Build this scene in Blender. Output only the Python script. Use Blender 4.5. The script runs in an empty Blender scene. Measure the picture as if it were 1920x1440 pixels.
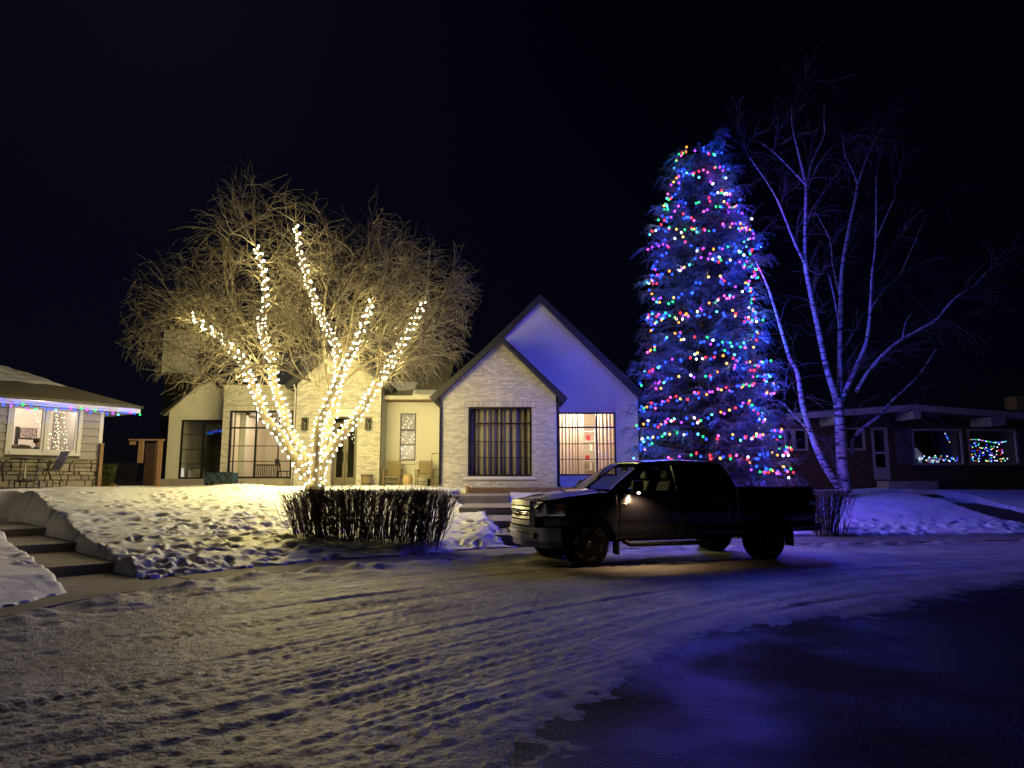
import bpy, bmesh, math, random
import numpy as np
from mathutils import Vector, Matrix

random.seed(7)
rng = np.random.default_rng(11)
R = math.radians
scene = bpy.context.scene
COL = scene.collection

# ---------------------------------------------------------------- camera, sky, fill sun, exposure
CAM_H, CAM_F, PITCH = 1.55, 1280.0, math.atan((898 - 720) / 1280.0)
cd = bpy.data.cameras.new('camera')
cd.sensor_width = 36.0
cd.lens = 36.0 * CAM_F / 1920.0
cd.clip_start = 0.05
cd.clip_end = 2000
cam = bpy.data.objects.new('camera', cd)
cam.location = (0, 0, CAM_H)
cam.rotation_euler = (R(90) + PITCH, 0, 0)
COL.objects.link(cam)
scene.camera = cam

world = bpy.data.worlds.new('World')
scene.world = world
world.use_nodes = True
wn = world.node_tree
bg = wn.nodes['Background']
sky = wn.nodes.new('ShaderNodeTexSky')
sky.sky_type = 'NISHITA'
sky.sun_disc = False
sky.sun_elevation = R(38)
sky.sun_rotation = R(-30)
mixw = wn.nodes.new('ShaderNodeMix'); mixw.data_type = 'RGBA'; mixw.blend_type = 'MULTIPLY'
mixw.inputs[0].default_value = 1.0
wn.links.new(sky.outputs[0], mixw.inputs[6])
mixw.inputs[7].default_value = (0.10, 0.11, 0.28, 1)
wn.links.new(mixw.outputs[2], bg.inputs[0])
bg.inputs[1].default_value = 0.0018

sl = bpy.data.lights.new('fill_sun', 'SUN')  # sun lamp added to stand in for sky glow and street lighting
sl.energy = 0.105
sl.color = (1.0, 0.88, 0.74)
sl.angle = R(4)
so = bpy.data.objects.new('fill_sun', sl)
so.rotation_euler = Vector((0.34, -0.72, -0.60)).to_track_quat('-Z', 'Y').to_euler()
COL.objects.link(so)

vs = scene.view_settings
vs.view_transform = 'Standard'
vs.look = 'None'
vs.exposure = 0.0
vs.gamma = 1.0
vs.use_curve_mapping = False
cy = scene.cycles
cy.use_denoising = True
cy.max_bounces = 6
cy.diffuse_bounces = 2
cy.glossy_bounces = 3
cy.transmission_bounces = 3
cy.transparent_max_bounces = 12
cy.sample_clamp_indirect = 1.5
cy.sample_clamp_direct = 0.0
cy.caustics_reflective = False
cy.caustics_refractive = False
cy.use_light_tree = True

# ---------------------------------------------------------------- helpers
_c, _s = math.cos(PITCH), math.sin(PITCH)
def _ray(px, py):
    u = (px - 960) / CAM_F; v = (720 - py) / CAM_F
    return u, _c - v * _s, _s + v * _c
def P(px, py, Y):
    a, b, d = _ray(px, py); k = Y / b
    return Vector((a * k, Y, CAM_H + d * k))
def G(px, py, z=0.0):
    a, b, d = _ray(px, py); k = (z - CAM_H) / d
    return Vector((a * k, b * k, z))
def PX(px, Y): return (px - 960) / CAM_F * Y * 0.995
def PZ(py, Y): return P(960, py, Y).z

_tab = rng.random((256, 256)).astype(np.float32)
def vnoise(x, y):
    x = np.asarray(x, float); y = np.asarray(y, float)
    xi = np.floor(x).astype(int); yi = np.floor(y).astype(int)
    fx = x - xi; fy = y - yi
    fx = fx * fx * (3 - 2 * fx); fy = fy * fy * (3 - 2 * fy)
    a = _tab[xi % 256, yi % 256]; b = _tab[(xi + 1) % 256, yi % 256]
    c = _tab[xi % 256, (yi + 1) % 256]; d = _tab[(xi + 1) % 256, (yi + 1) % 256]
    return (a * (1 - fx) + b * fx) * (1 - fy) + (c * (1 - fx) + d * fx) * fy - 0.5
def fbm(x, y, n=4):
    o = 0; a = 1.0
    for i in range(n):
        o = o + a * vnoise(x * 2 ** i + 17.3 * i, y * 2 ** i + 5.1 * i); a *= 0.5
    return o

ROOTLOC = {}
def tag(o, label=None, cat=None, group=None, kind=None):
    if label: o['label'] = label
    if cat: o['category'] = cat
    if group: o['group'] = group
    if kind: o['kind'] = kind
    return o
def thing(name, label, cat, loc, rz=0.0, group=None, local=False):
    o = bpy.data.objects.new(name, None)
    o.empty_display_size = 0.2
    COL.objects.link(o)
    o.location = loc; o.rotation_euler = (0, 0, rz)
    ROOTLOC[o.name] = Vector((0, 0, 0)) if (local or rz) else Vector(loc)
    tag(o, label, cat, group)
    return o
def link_mesh(name, me, mats, parent=None, loc=None):
    o = bpy.data.objects.new(name, me)
    if mats is not None and not me.materials:
        for m in (mats if isinstance(mats, (list, tuple)) else [mats]): me.materials.append(m)
    COL.objects.link(o)
    if parent: o.parent = parent
    if loc is not None: o.location = loc
    return o

class MB:
    def __init__(s): s.v = []; s.f = []; s.mi = []
    def add(s, vs, fs, mi=0):
        b = len(s.v); s.v.extend([tuple(p) for p in vs])
        s.f.extend([tuple(i + b for i in f) for f in fs]); s.mi.extend([mi] * len(fs))
        return s
    def box(s, x0, x1, y0, y1, z0, z1, mi=0):
        return s.add([(x0,y0,z0),(x1,y0,z0),(x1,y1,z0),(x0,y1,z0),(x0,y0,z1),(x1,y0,z1),(x1,y1,z1),(x0,y1,z1)],
                     [(0,3,2,1),(4,5,6,7),(0,1,5,4),(1,2,6,5),(2,3,7,6),(3,0,4,7)], mi)
    def bar(s, a, b, w, h=None, up=(0,0,1), mi=0):
        a = Vector(a); b = Vector(b); d = (b - a).normalized(); h = h or w
        u = Vector(up)
        if abs(d.dot(u)) > 0.95: u = Vector((1, 0, 0))
        sx = d.cross(u).normalized() * (w / 2); sz = sx.cross(d).normalized() * (h / 2)
        q = [a-sx-sz, a+sx-sz, a+sx+sz, a-sx+sz, b-sx-sz, b+sx-sz, b+sx+sz, b-sx+sz]
        return s.add(q, [(0,1,2,3),(7,6,5,4),(0,4,5,1),(1,5,6,2),(2,6,7,3),(3,7,4,0)], mi)
    def tube(s, pts, rad, n=6, cap=True, mi=0):
        pts = [Vector(p) for p in pts]; m = len(pts)
        if not hasattr(rad, '__len__'): rad = [rad] * m
        vs_ = []; ref = Vector((0.31, 0.17, 0.93))
        for i, p in enumerate(pts):
            d = (pts[min(i + 1, m - 1)] - pts[max(i - 1, 0)])
            if d.length < 1e-9: d = Vector((0, 0, 1))
            d.normalize()
            r0 = ref if abs(d.dot(ref)) < 0.9 else Vector((1, 0, 0))
            a = d.cross(r0).normalized(); b = d.cross(a)
            for k in range(n):
                t = 2 * math.pi * k / n
                vs_.append(p + (a * math.cos(t) + b * math.sin(t)) * rad[i])
        fs = []
        for i in range(m - 1):
            for k in range(n):
                k2 = (k + 1) % n
                fs.append((i*n+k, i*n+k2, (i+1)*n+k2, (i+1)*n+k))
        if cap:
            fs.append(tuple(range(n - 1, -1, -1))); fs.append(tuple((m-1)*n + k for k in range(n)))
        return s.add(vs_, fs, mi)
    def lathe(s, prof, n=16, c=(0,0,0), axis='z', mi=0):
        vs_ = []; c = Vector(c)
        for r, z in prof:
            for k in range(n):
                t = 2 * math.pi * k / n
                q = (r*math.cos(t), r*math.sin(t), z)
                if axis == 'y': q = (q[0], q[2], q[1])
                if axis == 'x': q = (q[2], q[0], q[1])
                vs_.append(c + Vector(q))
        fs = []
        for i in range(len(prof) - 1):
            for k in range(n):
                k2 = (k + 1) % n
                fs.append((i*n+k, i*n+k2, (i+1)*n+k2, (i+1)*n+k))
        fs.append(tuple(range(n-1, -1, -1))); fs.append(tuple((len(prof)-1)*n + k for k in range(n)))
        return s.add(vs_, fs, mi)
    def ball(s, c, r, nu=8, nv=5, sz=(1,1,1), mi=0):
        prof = []; c = Vector(c); vs_ = []
        for j in range(1, nv):
            t = math.pi * j / nv
            for k in range(nu):
                a = 2 * math.pi * k / nu
                vs_.append(c + Vector((r*sz[0]*math.sin(t)*math.cos(a), r*sz[1]*math.sin(t)*math.sin(a), r*sz[2]*math.cos(t))))
        top = len(vs_); vs_.append(c + Vector((0,0,r*sz[2]))); bot = len(vs_); vs_.append(c - Vector((0,0,r*sz[2])))
        fs = []
        for j in range(nv - 2):
            for k in range(nu):
                k2 = (k+1) % nu
                fs.append((j*nu+k, (j+1)*nu+k, (j+1)*nu+k2, j*nu+k2))
        for k in range(nu):
            fs.append((top, k, (k+1) % nu)); fs.append((bot, (nv-2)*nu+(k+1) % nu, (nv-2)*nu+k))
        return s.add(vs_, fs, mi)
    def prism(s, poly, y0, y1, axis='y', mi=0):
        n = len(poly)
        def q(p, t):
            return {'y': (p[0], t, p[1]), 'x': (t, p[0], p[1]), 'z': (p[0], p[1], t)}[axis]
        vs_ = [q(p, y0) for p in poly] + [q(p, y1) for p in poly]
        fs = [tuple(range(n)), tuple(range(2*n-1, n-1, -1))]
        for i in range(n):
            j = (i + 1) % n
            fs.append((j, i, n+i, n+j))
        return s.add(vs_, fs, mi)
    def mesh(s, name, off=None, smooth=False):
        me = bpy.data.meshes.new(name)
        v = s.v
        if off is not None and len(v):
            v = (np.array(v, float) - np.array(off)[None, :]).tolist()
        me.from_pydata(v, [], s.f)
        if any(s.mi): me.polygons.foreach_set('material_index', s.mi)
        if smooth: me.polygons.foreach_set('use_smooth', [True] * len(me.polygons))
        me.update()
        return me
    def build(s, name, mat, parent=None, smooth=False, root=None, bevel=0, fixn=False):
        r = root or parent
        while r is not None and r.parent is not None: r = r.parent
        off = ROOTLOC.get(r.name) if r is not None else None
        me = s.mesh(name, off, smooth)
        if fixn:
            bm = bmesh.new(); bm.from_mesh(me); bmesh.ops.recalc_face_normals(bm, faces=bm.faces); bm.to_mesh(me); bm.free()
        o = link_mesh(name, me, mat, parent)
        if bevel:
            m = o.modifiers.new('bevel', 'BEVEL'); m.width = bevel; m.segments = 2; m.limit_method = 'ANGLE'; m.angle_limit = R(40)
        return o

def wall_poly(outline, holes, y0, y1):
    """wall in the x-z plane with rectangular openings, thickness y0..y1"""
    bm = bmesh.new(); eds = []
    for loop in [outline] + [[(a,c),(b,c),(b,d),(a,d)] for a, b, c, d in holes]:
        vs_ = [bm.verts.new((p[0], y0, p[1])) for p in loop]
        for i in range(len(vs_)): eds.append(bm.edges.new((vs_[i], vs_[(i+1) % len(vs_)])))
    bmesh.ops.triangle_fill(bm, use_beauty=True, use_dissolve=False, edges=eds)
    ext = bmesh.ops.extrude_face_region(bm, geom=bm.faces[:])
    for g in ext['geom']:
        if isinstance(g, bmesh.types.BMVert): g.co.y = y1
    bmesh.ops.recalc_face_normals(bm, faces=bm.faces)
    m = MB(); bm.verts.index_update()
    m.add([v.co[:] for v in bm.verts], [tuple(v.index for v in f.verts) for f in bm.faces]); bm.free()
    return m

# ---------------------------------------------------------------- materials
MATS = {}
def pmat(name, col, rough=0.7, metal=0.0, var=0.0, vscale=6.0, bump=0.0, bscale=30.0, col2=None, stretch=None,
         spec=0.5, rand=0.0, island=0.0, coat=0.0, detail=6.0, bdist=0.02, emit=None, estr=0.0):
    m = bpy.data.materials.new(name); m.use_nodes = True
    nt = m.node_tree; b = nt.nodes['Principled BSDF']; N = nt.nodes.new; L = nt.links.new
    b.inputs['Base Color'].default_value = (*col, 1); b.inputs['Roughness'].default_value = rough
    b.inputs['Metallic'].default_value = metal; b.inputs['Specular IOR Level'].default_value = spec
    if coat: b.inputs['Coat Weight'].default_value = coat; b.inputs['Coat Roughness'].default_value = 0.08
    if emit: b.inputs['Emission Color'].default_value = (*emit, 1); b.inputs['Emission Strength'].default_value = estr
    out = None
    if var or col2 or bump:
        tc = N('ShaderNodeTexCoord'); mp = N('ShaderNodeMapping'); L(tc.outputs['Object'], mp.inputs[0])
        if stretch: mp.inputs['Scale'].default_value = stretch
    if var or col2:
        n = N('ShaderNodeTexNoise'); n.inputs['Scale'].default_value = vscale; n.inputs['Detail'].default_value = detail
        L(mp.outputs[0], n.inputs['Vector'])
        mr = N('ShaderNodeMapRange'); mr.inputs[1].default_value = 0.3; mr.inputs[2].default_value = 0.7
        L(n.outputs[0], mr.inputs[0])
        mx = N('ShaderNodeMix'); mx.data_type = 'RGBA'
        c2 = col2 or tuple(c * (1 - var) for c in col)
        mx.inputs[6].default_value = (*col, 1); mx.inputs[7].default_value = (*c2, 1)
        L(mr.outputs[0], mx.inputs[0]); out = mx.outputs[2]
    if rand or island:
        hs = N('ShaderNodeHueSaturation'); mr2 = N('ShaderNodeMapRange')
        if rand:
            oi = N('ShaderNodeObjectInfo'); L(oi.outputs['Random'], mr2.inputs[0]); k = rand
        else:
            ge = N('ShaderNodeNewGeometry'); L(ge.outputs['Random Per Island'], mr2.inputs[0]); k = island
        mr2.inputs[3].default_value = 1 - k; mr2.inputs[4].default_value = 1 + k * 0.5
        L(mr2.outputs[0], hs.inputs['Value'])
        if out: L(out, hs.inputs['Color'])
        else: hs.inputs['Color'].default_value = (*col, 1)
        out = hs.outputs[0]
    if out: L(out, b.inputs['Base Color'])
    if bump:
        n2 = N('ShaderNodeTexNoise'); n2.inputs['Scale'].default_value = bscale; n2.inputs['Detail'].default_value = 6
        L(mp.outputs[0], n2.inputs['Vector'])
        bp = N('ShaderNodeBump'); bp.inputs['Strength'].default_value = bump; bp.inputs['Distance'].default_value = bdist
        L(n2.outputs[0], bp.inputs['Height']); L(bp.outputs[0], b.inputs['Normal'])
    MATS[name] = m
    return m
def emat(name, col, s):
    m = bpy.data.materials.new(name); m.use_nodes = True; nt = m.node_tree
    nt.nodes.remove(nt.nodes['Principled BSDF']); e = nt.nodes.new('ShaderNodeEmission')
    e.inputs[0].default_value = (*col, 1); e.inputs[1].default_value = s
    nt.links.new(e.outputs[0], nt.nodes['Material Output'].inputs[0])
    m.cycles.emission_sampling = 'NONE'
    MATS[name] = m
    return m
def gmat(name, tint=(1,1,1), base=0.05, rough=0.0):
    m = bpy.data.materials.new(name); m.use_nodes = True; nt = m.node_tree; N = nt.nodes.new; L = nt.links.new
    nt.nodes.remove(nt.nodes['Principled BSDF'])
    t = N('ShaderNodeBsdfTransparent'); t.inputs[0].default_value = (*tint, 1)
    g = N('ShaderNodeBsdfGlossy'); g.inputs['Roughness'].default_value = rough; g.inputs[0].default_value = (1,1,1,1)
    lw = N('ShaderNodeLayerWeight'); lw.inputs[0].default_value = 0.5
    pw = N('ShaderNodeMath'); pw.operation = 'POWER'; pw.inputs[1].default_value = 4.0; L(lw.outputs['Facing'], pw.inputs[0])
    ma = N('ShaderNodeMath'); ma.operation = 'MULTIPLY_ADD'; ma.inputs[1].default_value = 0.85; ma.inputs[2].default_value = base
    L(pw.outputs[0], ma.inputs[0])
    mx = N('ShaderNodeMixShader'); L(ma.outputs[0], mx.inputs[0]); L(t.outputs[0], mx.inputs[1]); L(g.outputs[0], mx.inputs[2])
    L(mx.outputs[0], nt.nodes['Material Output'].inputs[0])
    MATS[name] = m
    return m

snow = pmat('snow', (0.80, 0.81, 0.84), 0.55, var=0.10, vscale=1.3, bump=0.35, bscale=26, bdist=0.03)
rsnow = pmat('packed_snow', (0.50, 0.485, 0.47), 0.6, col2=(0.27, 0.25, 0.23), vscale=1.6, bump=0.8, bscale=38, bdist=0.02, detail=10)
concrete = pmat('concrete', (0.26, 0.23, 0.19), 0.8, var=0.35, vscale=3, bump=0.2, bscale=60, bdist=0.005, rand=0.15)
stepmat = pmat('step_concrete', (0.33, 0.30, 0.26), 0.8, var=0.3, vscale=4, bump=0.2, bscale=60, bdist=0.005)
brick1 = pmat('cream_brick', (0.60, 0.57, 0.51), 0.85, var=0.22, vscale=9, bump=0.4, bscale=80, bdist=0.004, rand=0.28)
brick2 = pmat('cream_brickwork', (0.60, 0.57, 0.51), 0.85, var=0.22, vscale=9, bump=0.4, bscale=80, bdist=0.004, island=0.28)
mortar = pmat('mortar', (0.30, 0.285, 0.26), 0.95, var=0.2, vscale=20)
stucco = pmat('stucco', (0.66, 0.645, 0.62), 0.9, var=0.07, vscale=1.2, bump=0.25, bscale=120, bdist=0.004)
stuccod = pmat('stucco_trim', (0.60, 0.59, 0.565), 0.9, bump=0.2, bscale=120, bdist=0.004)
roofd = pmat('roof_dark', (0.022, 0.022, 0.026), 0.6, var=0.4, vscale=3, bump=0.4, bscale=18, bdist=0.02)
shingle = pmat('shingle', (0.24, 0.22, 0.19), 0.95, col2=(0.16, 0.145, 0.125), vscale=7, bump=0.8, bscale=10, stretch=(1, 1, 1), bdist=0.03)
blackm = pmat('black_metal', (0.012, 0.012, 0.013), 0.4, spec=0.4)
glass = gmat('glass', (0.96, 0.97, 0.97), 0.05)
darkglass = gmat('dark_glass', (0.05, 0.05, 0.06), 0.05)
plaster = pmat('plaster', (0.72, 0.66, 0.56), 0.9, var=0.06, vscale=1)
plasterw = pmat('plaster_light', (0.78, 0.73, 0.66), 0.9)
darkroom = pmat('dark_room', (0.10, 0.09, 0.08), 0.9)
floorw = pmat('floor_wood', (0.20, 0.12, 0.07), 0.5, var=0.3, vscale=3)
wood = pmat('cedar_wood', (0.36, 0.22, 0.11), 0.75, col2=(0.22, 0.12, 0.055), vscale=5, stretch=(6, 6, 0.7), bump=0.3, bscale=14)
timber = pmat('old_timber', (0.20, 0.13, 0.08), 0.85, col2=(0.10, 0.06, 0.035), vscale=6, stretch=(0.6, 5, 5), bump=0.4, bscale=16)
siding = pmat('siding', (0.40, 0.38, 0.365), 0.75, var=0.08, vscale=3, bump=0.15, bscale=40, stretch=(0.4, 1, 5), rand=0.06)
stone = pmat('stone', (0.40, 0.36, 0.27), 0.9, col2=(0.27, 0.24, 0.18), vscale=5, bump=0.7, bscale=16, bdist=0.03, rand=0.25)
white = pmat('white_paint', (0.72, 0.71, 0.69), 0.5, var=0.06, vscale=4)
offwhite = pmat('trim_paint', (0.55, 0.53, 0.50), 0.6, var=0.12, vscale=3)
bark = pmat('bark', (0.085, 0.07, 0.05), 0.9, col2=(0.045, 0.036, 0.027), vscale=9, bump=0.6, bscale=24, stretch=(1, 1, 0.4))
twigm = pmat('twig_bark', (0.125, 0.108, 0.088), 0.85, island=0.3)
needle = pmat('spruce_needles', (0.050, 0.085, 0.090), 0.55, island=0.45)
sprbark = pmat('spruce_bark', (0.10, 0.075, 0.055), 0.9, var=0.4, vscale=10)
hedgem = pmat('hedge_twigs', (0.12, 0.072, 0.048), 0.85, island=0.4)
cord = pmat('cord', (0.01, 0.02, 0.012), 0.6)
# ---------------------------------------------------------------- ground plan curves
def smooth_line(pts, n=14):
    pts = [np.array(p, float) for p in pts]; out = []
    for i in range(len(pts) - 1):
        p0 = pts[max(i-1, 0)]; p1 = pts[i]; p2 = pts[i+1]; p3 = pts[min(i+2, len(pts)-1)]
        for t in np.linspace(0, 1, n, endpoint=False):
            out.append(0.5*((2*p1)+(-p0+p2)*t+(2*p0-5*p1+4*p2-p3)*t*t+(-p0+3*p1-3*p2+p3)*t**3))
    out.append(pts[-1]); return np.array(out)
CURB = smooth_line([(-7.2, -4), (-6.3, 1), (-5.75, 5), (-5.5, 7.7), (-5.1, 9.3), (-4.1, 10.75), (-2.9, 11.84), (-1.1, 13.0), (0.44, 14.1), (3.2, 15.2), (7.15, 16.1), (12.5, 17.0), (20, 17.3), (34, 16.5)], 7)
LAWN = smooth_line([(-7.6, -4), (-6.7, 1), (-6.1, 5), (-5.82, 8.0), (-5.5, 9.75), (-4.6, 11.3), (-3.4, 12.55), (-1.7, 13.55), (-0.3, 14.75), (3.0, 16.9), (8.45, 18.2), (13.8, 18.6), (20, 18.8), (34, 18)], 7)
def sdist(x, y, line):
    """signed distance to a line (positive on the lawn side) and arc length"""
    best = np.full(x.shape, 1e9); sg = np.zeros(x.shape); arc = np.zeros(x.shape); acc = 0.0
    for i in range(len(line) - 1):
        a = line[i]; d = line[i+1] - a; l = math.hypot(*d)
        if l < 1e-6: continue
        t = np.clip(((x-a[0])*d[0] + (y-a[1])*d[1]) / l**2, 0, 1)
        qx = x - (a[0]+t*d[0]); qy = y - (a[1]+t*d[1]); dd = qx*qx + qy*qy
        m = dd < best
        best = np.where(m, dd, best); sg = np.where(m, np.sign(d[0]*qy - d[1]*qx), sg); arc = np.where(m, acc + t*l, arc)
        acc += l
    return np.sqrt(best) * sg, arc
def sstep(t):
    t = np.clip(t, 0, 1); return t*t*(3-2*t)
def segdist(x, y, a, b):
    d = (b[0]-a[0], b[1]-a[1]); l2 = d[0]**2+d[1]**2
    t = np.clip(((x-a[0])*d[0]+(y-a[1])*d[1])/l2, 0, 1)
    return np.hypot(x-a[0]-t*d[0], y-a[1]-t*d[1]), t

# left path (its own steps) and entry steps and neighbour's path
LP_A, LP_B, LP_W = (-5.1, 9.25), (-12.2, 16.4), 0.52
ESTEPS = [  # x0, x1, y front, y back, z bottom, z top at front
    (-0.17, 2.1, 15.7, 17.4, 0.02, 0.30), (-0.45, 1.9, 17.4, 19.6, 0.10, 0.51), (-0.80, 1.5, 19.6, 22.0, 0.2, 0.75), (-1.85, -0.1, 22.0, 24.3, 0.3, 1.02)]
RPATH = [(12.4, 26.6), (14.4, 24.7), (14.9, 21.8), (15.6, 19.2), (17.0, 17.3)]

def lawn_base(x, y):
    d, arc = sdist(x, y, LAWN)
    d = d - 0.16 + 0.26*fbm(x*0.9, y*0.9+4, 4) + 0.10*fbm(x*5, y*5, 2)
    left = sstep((2.5 - x) / 3.0)
    ramp = np.where(d < 9, (np.clip(d, 0, 9) / 9) ** 1.35, 1.0)
    zr = np.clip(d, 0, 6) / 6
    z = 0.10 + 0.11 * sstep(d / 0.8) + left * 1.06 * ramp + (1 - left) * 0.92 * sstep(zr * 0.95 + 0.05)
    return z, d, arc

PRINTS = []
for k in range(1500):
    if k < 1160:
        px = rng.uniform(-9.5, -2.6); py = rng.uniform(10.2, 20.5)
        if rng.random() > (0.25 + 0.75 * np.exp(-((px + 5.6) / 1.9) ** 2)): continue
    elif k < 1240:
        px = rng.uniform(-14, -7); py = rng.uniform(13, 21.5)
    elif k < 1360:
        px = rng.uniform(-3, 0.2); py = rng.uniform(13.6, 20)
    else:
        px = rng.uniform(8.5, 15); py = rng.uniform(18.4, 20.2 + 0.5*rng.random())
    PRINTS.append((px, py, rng.uniform(0.08, 0.18), rng.uniform(0.055, 0.11), rng.uniform(0, math.pi), rng.uniform(0.025, 0.075)))

def lawn_h(x, y, detail=True):
    z, d, arc = lawn_base(x, y)
    z = z + 0.10 * fbm(x * 0.45, y * 0.45, 3) * sstep(d / 1.5)
    if detail:
        rough = sstep((y - 10.5) / 1.5) * np.exp(-((x + 4.8) / 2.6) ** 2) + 0.8*np.exp(-((x+1.0)/1.2)**2)*sstep((19-y)/3) + 0.25 + 0.5*np.exp(-((y-19.2)/0.9)**2)*sstep((x-8)/1)
        z = z + sstep(d/0.25)*rough*(0.040*fbm(x*2.6, y*2.6, 4) + 0.02*np.abs(fbm(x*5+9, y*5, 2)))
        z = z + 0.012 * fbm(x * 9, y * 9, 2)
        for px, py, a, b, t, dep in PRINTS:
            m = (np.abs(x-px) < 0.5) & (np.abs(y-py) < 0.5)
            if not m.any(): continue
            u = (x[m]-px)*math.cos(t)+(y[m]-py)*math.sin(t); v = -(x[m]-px)*math.sin(t)+(y[m]-py)*math.cos(t)
            r2 = (u/a)**2 + (v/b)**2
            z[m] += -dep*np.exp(-r2**1.5) + 0.35*dep*np.exp(-((np.sqrt(r2)-1.55)/0.35)**2)
    # snow piled in front of the tree and beside the steps
    z = z + 0.16*np.exp(-((x+4.7)/0.8)**2-((y-19.6)/0.7)**2) + 0.10*np.exp(-((x+8.2)/1.0)**2-((y-20.5)/0.6)**2)
    z = z + 0.12*np.exp(-((x+0.7)/0.4)**2)*sstep((y-14.9)/0.6)*sstep((21-y)/2)
    # cleared path on the left with an upright cut bank
    dl, t = segdist(x, y, LP_A, LP_B)
    wob = 0.06*vnoise(x*2.3, y*2.3)
    zp = 0.04 + 0.14*np.floor(t*4.0)
    z = np.where(dl < LP_W + wob, -0.04 + zp - 0.05, z)
    cap = zp + 0.24 + 0.10*fbm(x*1.7, y*1.7, 3) + 1.9*np.clip(dl-LP_W-wob, 0, 9)
    z = np.where(dl >= LP_W + wob, np.minimum(z, cap - 0.10*np.exp(-(dl-LP_W-wob)/0.05)), z)
    # steps
    xe = np.interp(y, [14.9, 15.7, 17.4, 19.6, 22, 24.3], [-0.1, -0.17, -0.45, -0.80, -1.85, -1.95]) + 0.22*fbm(x*1.5+3, y*1.5, 3)
    tz = np.interp(y, [14.9, 15.7, 17.4, 19.6, 22, 24.3], [0.05, 0.28, 0.48, 0.72, 1.0, 1.1])
    xw = np.interp(y, [15, 19.6, 21.9, 22.1, 24.3], [2.6, 1.6, 1.3, -0.1, -0.1])
    inn = (y > 15.2) & (y < 24.4)
    z = np.where(inn & (x < xe), np.minimum(z, tz + 0.02 + 0.55*(xe-x) + 0.05*fbm(x*3, y*3, 3)), z)
    z = np.where(inn & (x >= xe) & (x < xw), np.minimum(z, tz - 0.32), z)
    z = np.where(inn & (x >= xw), np.minimum(z, tz + 0.0 + 0.45*(x-xw) + 0.06*fbm(x*3, y*3, 3)), z)
    # neighbour's path
    for i in range(len(RPATH) - 1):
        dr, t = segdist(x, y, RPATH[i], RPATH[i+1])
        zq = z - 0.22
        z = np.where(dr < 0.85 + wob, np.minimum(z, zq), z)
    # bare ground under the spruce and the hedge
    z = z - 0.12*np.exp(-(((x-6.45)/2.0)**2+((y-22.5)/1.6)**2)**2)
    z = np.where(d < 0.0, -0.10, z)
    return z

def grid_mesh(xs, ys, hf):
    X, Y = np.meshgrid(xs, ys)
    Z = hf(X, Y)
    nx, ny = len(xs), len(ys)
    v = np.stack([X, Y, Z], -1).reshape(-1, 3)
    i = np.arange(nx*ny).reshape(ny, nx)
    f = np.stack([i[:-1,:-1], i[:-1,1:], i[1:,1:], i[1:,:-1]], -1).reshape(-1, 4)
    return v, f
def np_mesh(name, v, f, smooth=True):
    me = bpy.data.meshes.new(name)
    me.vertices.add(len(v)); me.vertices.foreach_set('co', v.astype(np.float32).ravel())
    k = f.shape[1]
    me.loops.add(f.size); me.loops.foreach_set('vertex_index', f.astype(np.int32).ravel())
    me.polygons.add(len(f)); me.polygons.foreach_set('loop_start', np.arange(0, f.size, k, dtype=np.int32))
    me.polygons.foreach_set('loop_total', np.full(len(f), k, dtype=np.int32))
    me.polygons.foreach_set('use_smooth', np.full(len(f), smooth))
    me.update(calc_edges=True); me.validate()
    return me

# ---------------------------------------------------------------- ground, road, lawns
soil = pmat('soil', (0.05, 0.045, 0.04), 0.95, var=0.4, vscale=2)
gm = MB().add([(-400,-200,-0.12),(400,-200,-0.12),(400,600,-0.12),(-400,600,-0.12)], [(0,1,2,3)])
tag(gm.build('ground', soil), kind='structure')

asph = bpy.data.materials.new('wet_asphalt'); asph.use_nodes = True
nt = asph.node_tree; b_ = nt.nodes['Principled BSDF']; N = nt.nodes.new; L = nt.links.new
tc = N('ShaderNodeTexCoord')
n1 = N('ShaderNodeTexNoise'); n1.inputs['Scale'].default_value = 0.55; n1.inputs['Detail'].default_value = 5; L(tc.outputs['Object'], n1.inputs['Vector'])
cr = N('ShaderNodeMapRange'); cr.inputs[1].default_value = 0.42; cr.inputs[2].default_value = 0.60; cr.inputs[3].default_value = 0.34; cr.inputs[4].default_value = 0.85; b_.inputs['Specular IOR Level'].default_value = 0.07
L(n1.outputs[0], cr.inputs[0]); L(cr.outputs[0], b_.inputs['Roughness'])
n2 = N('ShaderNodeTexNoise'); n2.inputs['Scale'].default_value = 42; n2.inputs['Detail'].default_value = 9; L(tc.outputs['Object'], n2.inputs['Vector'])
bp = N('ShaderNodeBump'); bp.inputs['Strength'].default_value = 0.9; bp.inputs['Distance'].default_value = 0.015; L(n2.outputs[0], bp.inputs['Height']); L(bp.outputs[0], b_.inputs['Normal'])
mxa = N('ShaderNodeMix'); mxa.data_type = 'RGBA'; mxa.inputs[6].default_value = (0.018, 0.018, 0.019, 1); mxa.inputs[7].default_value = (0.004, 0.004, 0.005, 1)
n3 = N('ShaderNodeTexVoronoi'); n3.inputs['Scale'].default_value = 70; L(tc.outputs['Object'], n3.inputs['Vector'])
L(n3.outputs['Color'], mxa.inputs[0]); L(mxa.outputs[2], b_.inputs['Base Color'])

xs = np.linspace(-9, 34, 87); ys = np.linspace(-4, 20, 49)
X, Y = np.meshgrid(xs, ys)
v, f = grid_mesh(xs, ys, lambda x, y: 0.0*x)
road = link_mesh('road', np_mesh('road', v, f), asph); tag(road, kind='structure')

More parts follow.
